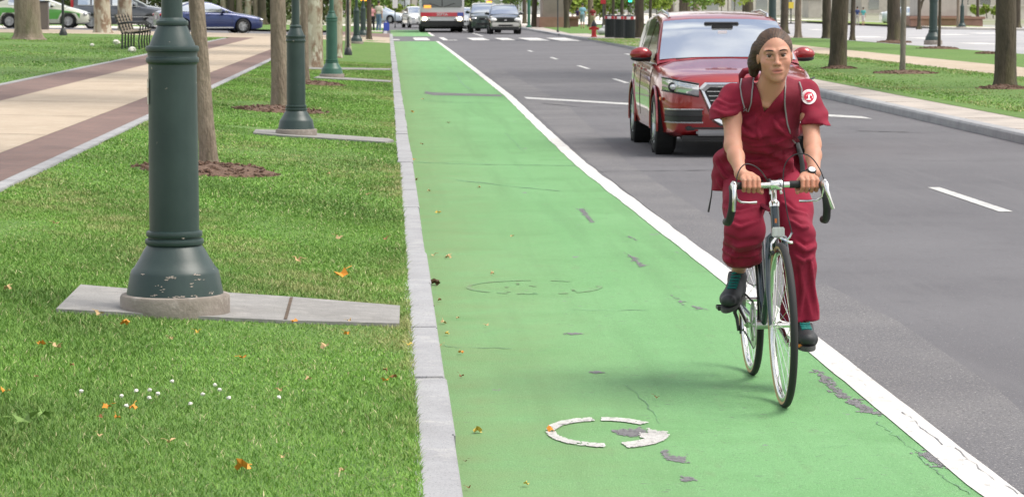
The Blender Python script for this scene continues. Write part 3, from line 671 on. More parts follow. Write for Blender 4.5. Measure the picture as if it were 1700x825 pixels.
# neck, chest, shoulders
nb = LP(1276, 158, .475)
b.cap(hp(0,.015,-.06), nb, .052, .060, k=.02)
b.cap(hp(-.02,-.01,-.08), nb+np.array([-.012,-.035,-.02]), .016, .012, k=.02); b.cap(hp(.02,-.01,-.08), nb+np.array([.008,-.035,-.02]), .016, .012, k=.02)
sR, sL = LP(1214, 163, .50), LP(1341, 156, .52)
b.cap(nb+[-.02,0,.0], sR+[.02,0,.01], .045, .045, k=.03); b.cap(nb+[.02,0,.0], sL+[-.02,0,.01], .045, .045, k=.03)
chest = LP(1272, 200, .56); belly = LP(1264, 262, .70)
b.ell(LP(1273,168,.48), (.045,.03,.045), k=.03); b.ell(chest+[0,.004,0], (.135,.085,.13), k=.04); b.ell(belly, (.12,.09,.12), k=.04)
b.cap(nb+[-.06,-.035,-.025], nb+[-.010,-.045,-.045], .008, .006, k=.02); b.cap(nb+[.06,-.035,-.025], nb+[.012,-.045,-.045], .008, .006, k=.02)
# arms
arms = {}
for s, sh, el, wr, hx in ((-1, sR, LP(1217,242,.34), LP(1230,289,.205), LP(1246,308,BY)[0]), (1, sL, LP(1349,240,.36), LP(1352,288,.205), LP(1343,308,BY)[0])):
    mid = (sh*.55+el*.45); fm = el*.62+wr*.38
    b.chain([sh, mid, el], [.043, .0385, .0345], k=.02)
    b.chain([el, fm, wr], [.034, .0325, .0228], k=.02)
    hw = np.array([hx, BY+.062, BZ+.030])
    b.chain([wr, hw], [.025, .024], k=.015, flat=((0,.5,1), .85))
    # back of the hand to four knuckles, fingers close round the bar, thumb comes under it
    for i, (off, ln_) in enumerate(((-.0305,.88), (-.0103,1), (.0103,1.02), (.0298,.95))):
        o_ = off*s*-1 if s < 0 else off*-1                      # index finger towards the stem
        o_ = off*(-1) if s > 0 else off
        x = hx+(-off if s < 0 else off)*-1*1.0
        kn = np.array([x, BY+.012, BZ+.029-.003*abs(i-1.5)])
        b.chain([hw+[(x-hx)*.45,0,0], kn], [.017, .0125], k=.008)
        b.chain([kn, [x, BY-.026*ln_, BZ+.019], [x, BY-.034*ln_, BZ-.007], [x-.002*s, BY-.014, BZ-.025*ln_], [x-.002*s, BY+.006, BZ-.026*ln_]], [.0108, .0098, .0093, .0087, .0080], k=.0022)
    tb = np.array([hx-s*.030, BY+.045, BZ+.012]); 
    b.chain([hw+[-s*.012,0,-.005], tb, [hx-s*.045, BY+.026, BZ-.012], [hx-s*.047, BY+.0, BZ-.031]], [.018, .0145, .0115, .0092], k=.006)
    arms[s] = (sh, el, wr, hw, hx)
V, F = b.mesh(); V = relax(V, F, 1, .35)
# skin tone by place: lips, cheeks, knuckles; plus lash line and painted shade in hollows
q = ((V-hc)@HR)/HS; base_c = np.tile(np.array([.49,.248,.165]), (len(V), 1))
def blob(c, r): return np.clip(1-np.linalg.norm((q-np.array(c))/np.array(r), axis=1), 0, 1)[:, None]
def tint(w, c):
    global base_c
    base_c = base_c*(1-w)+np.array(c)*w
for s in (-1, 1):
    tint(np.clip(blob((s*.042,-.062,-.03), (.035,.04,.03))*1.0, 0, .35), (.62,.26,.19))
    tint(np.clip(blob((s*.030,-.086,.0125), (.019,.018,.006))*3, 0, .9), (.07,.035,.025))
    tint(np.clip(blob((s*.030,-.086,-.0035), (.015,.014,.003))*1.5, 0, .35), (.30,.15,.11))
    tint(np.clip(blob((s*.026,-.09,.017), (.024,.02,.012))*1.2, 0, .28), (.38,.19,.13))  # shade of the upper eyelid hollow, painted into the skin colour
tint(np.clip(blob((0,-.09,-.0565), (.028,.02,.0075))*2.2, 0, .75), (.46,.145,.12))
tint(np.clip(blob((0,-.09,-.067), (.025,.02,.0085))*2.2, 0, .75), (.50,.16,.13))
tint(np.clip(blob((0,-.09,-.0617), (.030,.018,.0028))*3, 0, .85), (.16,.05,.04))  # parting of the lips, its shade painted as a dark line
for s in (-1, 1): tint(np.clip(blob((s*.0075,-.098,-.0375), (.005,.01,.004))*3, 0, .8), (.16,.06,.045))  # nostril shade painted as dark spots
tint(np.clip(blob((0,-.108,-.03), (.018,.02,.014)), 0, .25), (.62,.25,.18))
hz = (V[:, 2] < BZ+.02) & (V[:, 1] < .22); base_c[hz] = base_c[hz]*np.array([1,.86,.82])
# lower legs, feet of skin joined to the same figure
lg = SDF((-.26, .2, .22), (.22, 1.0, .98), .008)
hipR, hipL = LP(1242, 292, .84), LP(1288, 292, .84)
knR, knL = LP(1237, 385, .46), LP(1323, 388, .47)
anR, anL = LP(1226, 450, .80), LP(1333, 536, .54)
lg.chain([hipR, knR, anR], [.06, .042, .030], k=.02); lg.chain([hipL, knL, anL], [.06, .040, .028], k=.02); lg.ell((hipR+hipL)/2+[0,0,.02], (.14,.11,.1), k=.03)
V2, F2 = lg.mesh(); c2 = np.tile(np.array([.47,.24,.165]), (len(V2), 1))
rider = thing('person', 'woman in dark red scrubs riding a bicycle, brown hair tied back, looking ahead', 'person', (O.x, O.y+.6, 0))
roff = np.array([0, .6, 0])
body = fastmesh('body', np.concatenate([V, V2])-roff, np.concatenate([F, F2+len(V)]), skin, np.concatenate([base_c, c2]), rider, True)
M['eye_white'] = mat('eye_white', (.42,.36,.33), .25); M['iris'] = mat('iris', (.05,.025,.012), .2)
for s in (-1, 1):
    ec = hp(s*.0295,-.0705,.0045); e = MB(); e.ell(tuple(ec-roff), (.0115,.0115,.0115), 16); eo = obj('eye', e, M['eye_white'], rider)
    e = MB(); e.ell(tuple(ec+HR@np.array([-.0008,-.0085,.0006])-roff), (.0074,.0042,.0070), 12); obj('iris', e, M['iris'], eo)
# hair: cap swept back with low knot on one side
hs = SDF(hc-[.15,.14,.15], hc+[.13,.20,.14], .0033)
hs.ell(hp(0,.026,.034), hr(.081,.096,.084), rot=HR)
hs.ell(hp(0,.05,-.02), hr(.078,.07,.075), k=.02, rot=HR)
hs.ell(hp(0,-.088,-.004), hr(.0665,.078,.086), k=.006, sub=True, rot=HR)
hs.ell(hp(0,-.07,-.09), hr(.08,.09,.08), k=.012, sub=True, rot=HR)
for s in (-1, 1): hs.ell(hp(s*.085,-.012,-.022), hr(.022,.026,.026), k=.01, sub=True, rot=HR)
kn_ = LP(1250, 104, .42); hs.ell(kn_, (.024,.035,.040), k=.018); hs.ell(kn_+[.008,.03,-.035], (.022,.03,.03), k=.015); hs.ell(LP(1254,85,.40), (.02,.035,.035), k=.02)
def strands(X, Y, Z):
    a = np.arctan2(Z-hc[2]-.0, (X-hc[0])); return .0005*np.sin(a*41+5*np.sin(Y*26))+.0004*np.sin(a*83+Y*40)
hs.warp(strands); HV, HF = hs.mesh(); _a = np.arctan2(HV[:, 2]-hc[2], HV[:, 0]-hc[0])+.25*np.sin(HV[:, 1]*22); _s = .5+.28*np.sin(_a*31+3*np.sin(_a*7))+.22*np.sin(_a*67+HV[:, 1]*30)
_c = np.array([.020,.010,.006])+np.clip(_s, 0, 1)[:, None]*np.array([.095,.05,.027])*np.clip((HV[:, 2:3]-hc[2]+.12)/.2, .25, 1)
hair = fastmesh('hair', relax(HV, HF, 1, .3)-roff, HF, M['hair'], _c, rider, True)
for k in range(80):                                            # loose strands drawn back from the hairline
    al = PI*(.03+.94*rnd.random()); y00 = rnd.uniform(-.058,-.02); tw_ = rnd.uniform(.0,.35); rr_ = []
    for j in range(7):
        t_ = j/6; yy = y00+rnd.uniform(.09,.11)*t_; rad_ = math.sqrt(max(.02, 1-((yy-.026)/.097)**2)); rr_.append(hp(math.cos(al+tw_*t_)*(.081*rad_-.0004+.0008*rnd.random()), yy, .034+math.sin(al+tw_*t_)*(.084*rad_-.0002))-roff)
    q_ = MB(); q_.tube([tuple(p) for p in rr_], [.0003]+[.0008]*5+[.0003], 4); obj('strand', q_, M['strand'], hair)
for s in (-1, 1):
    br = MB(); pts = [hp(s*x, y, z)-roff for x, y, z in ((.013,-.0900,.0262),(.022,-.0905,.0285),(.033,-.0865,.0300),(.042,-.0795,.0285),(.050,-.068,.0240))]
    br.tube(pts, [.0022,.0032,.0029,.0023,.0011], 6); obj('eyebrow', br, M['brow'], rider)
# helper: drop a picture-plane pattern onto the shirt where it is worn
def on_shirt(px, py, off=.003, start=.2, sd=None):
    d = np.array(ray(px, py)); p = LP(px, py, start); best = (9, p)
    sd = sd or top
    for _ in range(300):
        v = sd.val(p)
        if p[1] > .92: return best[1]
        if v < best[0]: best = (v, p.copy())
        if v < off: break
        p = p+d*max(.0015, v*.6)
    return p
def groove(sd, pts, r=.010, up=.006, start=.2, n=14, k=.010, sub=True):
    pts = np.array(pts, float); tl = np.linspace(0, 1, len(pts)); P_ = []
    for t in np.linspace(0, 1, n):
        p = on_shirt(np.interp(t, tl, pts[:, 0]), np.interp(t, tl, pts[:, 1]), .001, start, sd); P_.append(p+np.array([0, (-up if sub else up), .002]))
    rs = [r*math.sin(PI*(.08+.84*t))**.6 for t in np.linspace(0, 1, n)]; sd.chain(P_, rs, k=k, sub=sub)
# scrub top
top = SDF((-.42, .22, .76), (.42, 1.02, 1.40), .0045)
top.cap(nb+[-.03,-.004,.0], sR+[.012,0,.006], .066, .055, k=.03); top.cap(nb+[.03,-.004,.0], sL+[-.012,0,.006], .066, .055, k=.03)
top.ell(chest, (.152,.105,.15), k=.045); top.ell(chest+[0,.1,.04], (.16,.10,.12), k=.04)
top.ell(LP(1264,245,.68), (.155,.12,.14), k=.05); top.ell(LP(1262,290,.80), (.185,.145,.12), k=.05)
top.ell(LP(1240,215,.50), (.055,.045,.055), k=.04); top.ell(LP(1298,213,.50), (.055,.045,.055), k=.04)
top.cap(LP(1214,268,.80), LP(1205,318,.82), .075, .062, k=.04); top.cap(LP(1312,268,.80), LP(1312,300,.80), .07, .07, k=.04)
eR, eL = LP(1203,196,.435), LP(1354,208,.42)
torso_D = top.D.copy(); top.D[:] = .08
top.chain([sR, (sR+eR)/2+[-.002,0,0], eR, eR+[0,-.01,-.04]], [.046, .051, .061, .066], k=.03); top.chain([sL, (sL+eL)/2+[.002,0,0], eL, eL+[0,-.01,-.04]], [.046, .050, .057, .061], k=.03)
def cutplane(sd, c, n, r, k=.004):                            # cut away beyond a plane, only near c
    c = np.array(c); n = np.array(n, float); n /= np.linalg.norm(n); sl_, P = sd._win(c-r, c+r, 0); q_ = P-c
    d = np.maximum(-(q_@n), np.linalg.norm(q_, axis=-1)-r); sd.D[sl_] = np.maximum(sd.D[sl_], -d)
def folds(X, Y, Z):
    w1 = np.exp(-((Z-1.02)/.10)**2); f = .0075*w1*np.sin(78*(Z+.35*np.abs(X+.02))+3*np.sin(9*X)+2*np.sin(Y*18))
    f += .0060*np.sin(46*X-30*Z+4*np.sin(11*Z+7*Y))*np.exp(-((Z-1.17)/.13)**2)*.8
    f += .004*np.sin(62*X+18*Z+2*np.sin(17*Z))*np.exp(-((Z-.90)/.07)**2)
    f += .0022*np.sin(60*(Z*.6+np.abs(X))+3*np.sin(14*Z+Y*9))*(np.abs(X) > .13)
    return f
cutplane(top, eR, (.12,-.10,-1), .13); cutplane(top, eL, (-.06,-.12,-1), .12)
_k = .03; A_ = torso_D; B_ = top.D; top.D = np.minimum(A_, B_)-np.maximum(_k-np.abs(A_-B_), 0)**2/(4*_k)
top.warp(folds)
top.D = np.maximum(top.D, (.838-(top.ax[2]))[None, None, :]).astype(np.float32)
# v-neck: remove cloth inside the V and round the neck
va, vl, vr = LP(1270,187,.42), LP(1254,140,.45), LP(1304,136,.45)
sl_, P = top._win((-.12,.2,va[2]-.01), (.12,.56,1.42), 0)
hfrac = np.clip((P[..., 2]-va[2])/(vl[2]-va[2]), -1, 1.6)
lx = va[0]+(vl[0]-va[0])*hfrac; rx = va[0]+(vr[0]-va[0])*hfrac
vd = np.maximum(np.maximum(lx-P[..., 0], P[..., 0]-rx), P[..., 1]-(nb[1]+.03))*.8
top.D[sl_] = np.maximum(top.D[sl_], -vd)
top.cap(nb+[0,.01,.03], nb+[0,.0,.14], .064, .070, k=.006, sub=True)
for g_ in ([(1222,222),(1252,236),(1288,232),(1320,218)],[(1212,246),(1245,262),(1290,258),(1328,240)],[(1262,192),(1257,208),(1262,226)],[(1282,190),(1290,206),(1308,220)],[(1188,262),(1203,286),(1232,302)],[(1184,176),(1204,184),(1224,180)],[(1190,160),(1212,170),(1226,168)],[(1240,278),(1270,286),(1305,276)],[(1190,292),(1205,312),(1222,322)],[(1226,200),(1234,214),(1250,222)]):
    groove(top, g_); groove(top, [(x, y+7) for x, y in g_], .006, .0, sub=False)
TV, TF = top.mesh(); shirt = fastmesh('scrub_top', relax(TV, TF, 1, .4)-roff, TF, M['scrubs'], None, rider, True)
# trousers
tr = SDF((-.34, .26, .25), (.34, 1.05, .95), .0055)
tr.ell((hipR+hipL)/2+[0,.02,.0], (.175,.15,.13), k=.03)
tr.chain([hipR+[-.02,0,0], LP(1234,345,.62), knR+[.002,0,.0]], [.102,.088,.080], k=.03)
cR = LP(1231, 426, .70)
tr.chain([knR, (knR+cR)/2+[-.004,0,-.01], cR], [.084,.078,.074], k=.02); tr.ell(LP(1232,420,.58), (.088,.09,.055), k=.03)
tr.chain([hipL+[.03,0,0], LP(1314,345,.62), knL], [.105,.086,.070], k=.03)
cL = LP(1328, 515, .56)
tr.chain([knL, LP(1327,430,.48), cL, LP(1328,560,.57)], [.072,.068,.080,.090], k=.025); tr.ell(LP(1342,408,.47), (.035,.04,.028), k=.02)
def tf(X, Y, Z):
    R_ = X < -.0
    f = .006*np.sin(70*(Z-.25*np.abs(X+.16))+3*np.sin(22*X)+2*np.sin(14*Y))*np.exp(-((Z-.57)/.07)**2)*R_
    f += .0045*np.sin(44*X-22*Z+3*np.sin(12*Z+6*Y))
    f += .006*np.sin(80*X+6*Z)*np.exp(-((Z-.36)/.12)**2)*(~R_)+.004*np.sin(62*Z+30*X)*np.exp(-((Z-.66)/.05)**2)*(~R_)
    return f
tr.warp(tf)
cutplane(tr, cR+[0,0,-.030], (0,.25,-1), .14); cutplane(tr, cL+[0,0,-.040], (.03,.05,-1), .16)
tr.cap(cR+[0,0,-.005], cR+[0,.02,-.12], .062, .064, k=.002, sub=True); tr.cap(cL+[0,0,-.01], cL+[0,0,-.12], .066, .074, k=.002, sub=True)
for g_ in ([(1200,338),(1225,348),(1266,336)],[(1205,360),(1228,372),(1262,360)],[(1202,392),(1225,404),(1258,398)],[(1199,408),(1226,424),(1262,414)],[(1202,424),(1220,434),(1250,432)],[(1322,398),(1338,410),(1354,402)],[(1318,416),(1334,428),(1350,420)],[(1322,440),(1327,480),(1322,522)],[(1340,432),(1345,480),(1352,524)],[(1300,330),(1320,346),(1340,350)],[(1312,360),(1330,372),(1342,370)]):
    groove(tr, g_, .011, .005); groove(tr, [(x+(6 if abs(g_[0][1]-g_[-1][1]) > 60 else 0), y+(0 if abs(g_[0][1]-g_[-1][1]) > 60 else 7)) for x, y in g_], .007, .0, sub=False)
TV, TF = tr.mesh(); fastmesh('scrub_trousers', relax(TV, TF, 1, .4)-roff, TF, M['trousers'], None, rider, True)
# shoes: dark uppers, teal laces
M['shoe'] = mat('shoe_black', (.022,.025,.028), .6, bump=(300,.3,.002)); M['teal'] = mat('teal_lace', (.0,.16,.145), .6); M['sole'] = mat('shoe_sole', (.06,.06,.06), .7)
def shoe(heel, ball, toe, ank, label=None):
    heel, ball, toe, ank = map(np.array, (heel, ball, toe, ank)); lo = np.minimum.reduce([heel, ball, toe, ank])-.07; hi = np.maximum.reduce([heel, ball, toe, ank])+.07
    s = SDF(lo, hi, .004)
    s.chain([heel, ball], [.032, .040], k=.02, flat=((0,.3,1),.85)); s.chain([ball, toe], [.040, .032], k=.02, flat=((0,.3,1),.8)); s.cap(ank, heel+(ball-heel)*.25, .040, .040, k=.02); s.cap(ank, ball, .034, .034, k=.02)
    s.cap(ank+[0,.0,.015], ank+[0,0,.07], .033, .036, k=.003, sub=True)
    V_, F_ = s.mesh(); so = fastmesh('shoe', relax(V_, F_, 1, .5)-roff, F_, M['shoe'], None, rider, True)
    u = (ball-heel)/np.linalg.norm(ball-heel); up = np.cross(np.array([1,0,0]), u); up = up*np.sign(up[2])
    m = MB(); n = 22; L_ = np.linalg.norm(toe-heel)+.055; ring_ = []
    for k in range(n):
        a = 2*PI*k/n; c = heel+(toe-heel)*.5; ring_.append(c+u*(L_/2*math.cos(a))+np.array([1,0,0])*(.041*math.sin(a)*(1+.12*math.cos(a)))-up*.026-roff)
    m.add([tuple(p) for p in ring_]+[tuple(p-up*.020) for p in ring_], [tuple(range(n))[::-1], tuple(range(n, 2*n))]+[(i, n+i, n+(i+1) % n, (i+1) % n) for i in range(n)])
    obj('sole', m, M['sole'], so)
    m = MB()
    for k in range(6):
        t = .18+.13*k; c = ank*(1-t)+ball*t
        def on(x): 
            p = c+np.array([x,0,0])+up*.07+np.array([0,-.03,0]); dd = -(up*.8+np.array([0,-.5,0])); dd /= np.linalg.norm(dd)
            for _ in range(60):
                v = s.val(p)
                if v < .002: break
                p = p+dd*max(v*.7, .0012)
            return p-roff
        xs_ = (-.021, -.010, 0, .010, .021)
        m.tube([on(x)+np.array([0,0,.004*(j/2-1)]) for j, x in enumerate(xs_)], .0034, 5); m.tube([on(x)-np.array([0,0,.004*(j/2-1)]) for j, x in enumerate(xs_)], .0034, 5)
    obj('laces', m, M['teal'], so); return so
shoe(LP(1226,476,.84), LP(1212,496,.69), LP(1209,499,.63), LP(1224,459,.79))
shoe(LP(1334,553,.55), LP(1340,563,.41), LP(1341,563,.37), LP(1334,545,.51))
# wristwatch on the left wrist
wm = MB(); a = np.array(arms[1][2])*.55+np.array(arms[1][3])*.45-roff; dw = np.array(arms[1][3])-np.array(arms[1][2]); dw /= np.linalg.norm(dw)
Mw = Matrix.Translation(a) @ Vector(dw).to_track_quat('Z', 'Y').to_matrix().to_4x4(); wm.lathe([(.0265,-.011),(.0285,-.010),(.0285,.010),(.0265,.011)], 28, Mw)
wo = obj('wristwatch', wm, M['dark_metal'], rider)
f = MB(); nrm = Vector((0.05,-.62,.78)); Mf = Matrix.Translation(Vector(a)+nrm*.024) @ nrm.to_track_quat('Z', 'Y').to_matrix().to_4x4(); f.lathe([(.018,-.004),(.019,.0),(.018,.006),(.016,.008)], 24, Mf); obj('watch_case', f, M['dark_metal'], wo)
f = MB(); f.lathe([(.0145,.0082),(.001,.0084)], 24, Mf); obj('watch_face', f, mat('watch_face', (.7,.72,.72), .2), wo)

def drape(name, cols_px, m, parent, offs, off=.006, thick=.006):
    """rows of photo points laid on the cloth, given thickness"""
    rows = []
    for r_ in cols_px: rows.append([on_shirt(x, y, off)-offs for x, y in r_])
    rows = [np.array(r_) for r_ in rows]; k = len(rows[0])
    sm = [r_.copy() for r_ in rows]
    for _ in range(6):
        for i in range(1, len(sm)-1): sm[i][:, 1] = (sm[i-1][:, 1]+2*sm[i][:, 1]+sm[i+1][:, 1])/4
    for i in range(len(sm)): sm[i][:, 1] = np.minimum(sm[i][:, 1], rows[i][:, 1])
    g = MB(); g.sheet([[tuple(p) for p in r_] for r_ in sm]); n0 = len(g.v); g.sheet([[tuple(p+[0,thick,0]) for p in r_][::-1] for r_ in sm])
    nr = len(sm)
    for i in range(nr-1):
        g.f.append((i*k, (i+1)*k, n0+(i+1)*k+k-1, n0+i*k+k-1)); g.f.append(((i+1)*k+k-1, i*k+k-1, n0+i*k, n0+(i+1)*k)); g.mi += [0, 0]
    return obj(name, g, m, parent, smooth=60)
def lerp_rows(left, right, n, k=5):
    left = np.array(left, float); right = np.array(right, float); out_ = []
    for i in range(n):
        t = i/(n-1); 
        tl = np.linspace(0, 1, len(left)); a = np.array([np.interp(t, tl, left[:, j]) for j in (0, 1)]); c = np.array([np.interp(t, tl, right[:, j]) for j in (0, 1)])
        out_.append([tuple(a+(c-a)*u) for u in np.linspace(0, 1, k)])
    return out_
# backpack worn on the back: body behind the shoulders, padded straps with grey piping
M['pack'] = mat('pack_cloth', (.17,.006,.022), .8, bump=(500,.5,.003)); M['piping'] = mat('grey_piping', (.22,.21,.215), .6); M['webbing'] = mat('black_webbing', (.012,.012,.013), .7)
pack = thing('backpack', 'dark red backpack on the rider\'s back, its padded straps piped in grey', 'backpack', (O.x, O.y+.85, 1.05)); poff = np.array([0,.85,1.05])
ps = SDF((-.22,.55,.86), (.2,1.1,1.42), .008); pk0 = nb+[-.0,.22,-.02]
ps.cap(pk0+[-.07,0,0], pk0+[-.07,.16,-.26], .075, .08, k=.03); ps.cap(pk0+[.06,0,0], pk0+[.06,.16,-.26], .075, .08, k=.03)
PV, PF = ps.mesh(); fastmesh('pack_body', relax(PV, PF, 2, .5)-poff, PF, M['pack'], None, pack, True)
h = MB(); h.tube([Vector(LP(1231,137,.62)-poff), Vector(LP(1231,126,.60)-poff), Vector(LP(1236,119,.59)-poff), Vector(LP(1245,117,.59)-poff), Vector(LP(1253,122,.60)-poff), Vector(LP(1256,132,.62)-poff)], [.012,.014,.015,.015,.014,.012], 10); obj('grab_handle', h, M['pack'], pack)
sR1 = drape('strap', lerp_rows([(1231,131),(1230,145),(1232,160),(1236,178),(1236,188)], [(1253,127),(1249,145),(1248,160),(1246,176),(1240,189)], 16), M['pack'], pack, poff)
sL1 = drape('strap', lerp_rows([(1305,127),(1304,150),(1303,180),(1308,210),(1319,236)], [(1326,135),(1331,160),(1328,190),(1325,215),(1323,238)], 20), M['pack'], pack, poff)
def line_on(pts, r_, par, m, off=.014, n=16):
    pts = np.array(pts, float); ps_ = []
    for i in range(n):
        t = i/(n-1); tl = np.linspace(0, 1, len(pts)); ps_.append(on_shirt(np.interp(t, tl, pts[:, 0]), np.interp(t, tl, pts[:, 1]), off)-poff)
    ps_ = np.array(ps_)
    for _ in range(4): ps_[1:-1, 1] = (ps_[:-2, 1]+2*ps_[1:-1, 1]+ps_[2:, 1])/4
    q_ = MB(); q_.tube([tuple(p) for p in ps_], r_, 6, flat=.7); obj('piping', q_, m, par)
line_on([(1231,131),(1229,145),(1231,160),(1236,180)], .0032, sR1, M['piping']); line_on([(1252,128),(1249,150),(1247,172),(1242,186)], .0032, sR1, M['piping'])
line_on([(1305,127),(1304,150),(1303,180),(1308,210),(1320,238)], .0036, sL1, M['piping']); line_on([(1327,136),(1331,148),(1331,158)], .0036, sL1, M['piping'])
e = MB(); mk_ = on_shirt(1238,183,.014)-poff
for dx in (-.007, .007):
    e.tube([tuple(mk_+[dx-.004,-.001,.006]), tuple(mk_+[dx*.2,-.001,.0]), tuple(mk_+[dx-.004,-.001,-.006])], .0018, 5)
obj('emblem', e, M['piping'], sR1)
drape('webbing', lerp_rows([(1321,237),(1324,255),(1327,275),(1331,298)], [(1327,237),(1333,255),(1336,275),(1338,298)], 10, 3), M['webbing'], pack, poff, off=.010)
wb = MB(); wb.tube([tuple(LP(1184,290,.92)-poff), tuple(LP(1181,325,.90)-poff), tuple(LP(1176,352,.90)-poff)], [.010,.010,.016], 6, flat=.3); obj('hanging_strap', wb, M['webbing'], pack)
# round sleeve patch: white, red disc, white T, small letters on the rim
patch_c, pr = (1343.0, 161.0), 12.5
def patch_shape(name, polys, m, par, off):
    g = MB()
    for poly in polys:
        g.add([tuple(on_shirt(patch_c[0]+x*pr, patch_c[1]-y*pr, off)-roff) for x, y in poly], [tuple(range(len(poly)))[::-1]])
    return obj(name, g, m, par)
def disc(r0, r1, n=28): return [[(r1*math.cos(2*PI*i/n), r1*math.sin(2*PI*i/n)), (r1*math.cos(2*PI*(i+1)/n), r1*math.sin(2*PI*(i+1)/n)), (r0*math.cos(2*PI*(i+1)/n), r0*math.sin(2*PI*(i+1)/n)), (r0*math.cos(2*PI*i/n), r0*math.sin(2*PI*i/n))] for i in range(n)]
M['patch_white'] = mat('patch_white', (.75,.68,.7), .7); M['patch_red'] = mat('patch_red', (.5,.015,.05), .7)
pt = patch_shape('sleeve_patch', disc(.02,.5)+disc(.5,1), M['patch_white'], rider, .006)
patch_shape('patch_disc', disc(.02,.35)+disc(.35,.66), M['patch_red'], pt, .008)
def rect(x0, y0, x1, y1, n=3): return [[(x0+(x1-x0)*i/n, y0), (x0+(x1-x0)*(i+1)/n, y0), (x0+(x1-x0)*(i+1)/n, y1), (x0+(x1-x0)*i/n, y1)] for i in range(n)]
patch_shape('patch_letter', rect(-.38,.24,.38,.42,6)+rect(-.38,.1,-.25,.24,1)+rect(.25,.1,.38,.24,1)+rect(-.11,0,.11,.24,2)+rect(-.11,-.25,.11,0,2)+rect(-.24,-.42,.24,-.25,4), M['patch_white'], pt, .0108)
tcu = bpy.data.curves.new('t', 'FONT'); tmb = MB()
for i, ch in enumerate('TEMPLE'):
    tcu.body = ch; to = bpy.data.objects.new('t', tcu); C.objects.link(to); me = to.to_mesh()
    ang = PI*(1.02-.135*i)
    for f_ in me.polygons:
        pts = []
        for vi in f_.vertices:
            v = me.vertices[vi].co; lx_, ly_ = (v.x-.3)*.27, (v.y)*.27
            rr_ = .71+ly_; ca, sa = math.cos(ang), math.sin(ang); pts.append((rr_*ca+lx_*sa, rr_*sa-lx_*ca))
        tmb.add([tuple(on_shirt(patch_c[0]+x*pr, patch_c[1]-y*pr, .008)-roff) for x, y in pts], [tuple(range(len(pts)))])
    to.to_mesh_clear(); bpy.data.objects.remove(to)
obj('patch_lettering', tmb, M['patch_red'], pt)
# ---------------------------------------------------------------- bicycle
M['frame'] = mat('dark_teal_frame', (.003,.018,.024), .25, coat=.8); M['chrome'] = mat('polished_alloy', (.72,.72,.70), .18, metal=1.); M['alloy'] = mat('satin_alloy', (.55,.55,.53), .35, metal=1.)
M['tyre'] = mat('tyre_rubber', (.018,.018,.019), .75); M['tan_wall'] = mat('tan_sidewall', (.42,.28,.14), .7); M['tape'] = mat('bar_tape', (.012,.012,.013), .65, bump=(200,.3,.003)); M['black_metal'] = mat('black_part', (.015,.015,.016), .4)
M['reflector'] = mat('clear_reflector', (.55,.57,.55), .15, coat=.6); M['amber'] = mat('amber_reflector', (.65,.2,.01), .3); M['cable'] = mat('cable_housing', (.012,.012,.015), .45)
bike = thing('bicycle', 'dark teal drop bar road bicycle with silver levers ridden towards the camera', 'bicycle', tuple(O)); bike.rotation_euler = (0, R(-1.3), 0)
def wheel(y0, name, nsp=32):
    c = Vector((0, y0, .340)); Mx = Matrix.Translation(c) @ Matrix.Rotation(PI/2, 4, 'Y'); t = MB(); Rr, rr = .3245, .0148
    n = 14; t.lathe([(Rr+rr*math.cos(2*PI*k/n+PI), rr*math.sin(2*PI*k/n+PI)) for k in range(n+1)], 72, Mx, caps=False)
    wo = obj('wheel', t, M['tyre'], bike, label=None)
    t = MB()
    for s in (-1, 1): t.lathe([(.314, s*.0125), (.3185, s*.0152), (.325, s*.0155)], 72, Mx, caps=False)
    sw = obj('sidewall', t, M['tan_wall'], wo)
    t = MB(); t.lathe([(.316,-.0115),(.314,-.013),(.300,-.012),(.294,-.006),(.292,0),(.294,.006),(.300,.012),(.314,.013),(.316,.0115)], 72, Mx, caps=False); obj('rim', t, M['chrome'], wo)
    t = MB(); t.lathe([(.006,-.052),(.006,-.036),(.020,-.036),(.020,-.032),(.011,-.028),(.011,.028),(.020,.032),(.020,.036),(.006,.036),(.006,.052)], 20, Mx); obj('hub', t, M['chrome'], wo)
    for k in range(nsp):
        a = 2*PI*k/nsp; s = 1 if k % 2 else -1; a2 = a+(.5 if (k//2) % 2 else -.5)*1.2
        p = c+Vector((s*.033, .019*math.cos(a2), .019*math.sin(a2))); q_ = c+Vector((s*.002, .294*math.cos(a), .294*math.sin(a)))
        t = MB(); t.tube([p, q_], .0011, 4); obj('spoke', t, M['chrome'], wo)
    return wo
wheel(0, 'front'); wheel(.98, 'rear')
def bt(name, pts, r, m, n=14, par=None, **k): t = MB(); t.tube(pts, r, n, **k); return obj(name, t, m, par or bike)
def sx(z): return .047+(z-.34)*math.tan(R(17))                # steering axis
hb, ht = (0, sx(.715), .715), (0, sx(.812), .812)
bt('head_tube', [hb, ht], .0185, M['frame'], 20)
bt('headset', [(0, sx(.812), .812), (0, sx(.83), .83), (0, sx(.838), .838)], [.021,.0215,.015], M['chrome'], 20)
dc = MB(); dc.box((0, sx(.75)-.019, .75), (.009,.001,.034)); obj('decal', dc, mat('decal_orange', (.6,.16,.03), .4), bike)
st_ = bt('stem', [(0, sx(.83), .83), (0, sx(.895), .895), (0, sx(.905)-.02, .908), (0, BY+.02, .908)], [.0125,.0125,.0135,.0145], M['chrome'], 16)
t = MB(); t.lathe([(.021,-.024),(.0225,-.02),(.0225,.02),(.021,.024)], 20, Matrix.Translation((0,BY,BZ)) @ Matrix.Rotation(PI/2, 4, 'Y')); obj('bar_clamp', t, M['chrome'], st_)
frk = bt('fork', [(0, sx(.70), .70), (0, sx(.716), .716)], [.024,.019], M['frame'], 16)
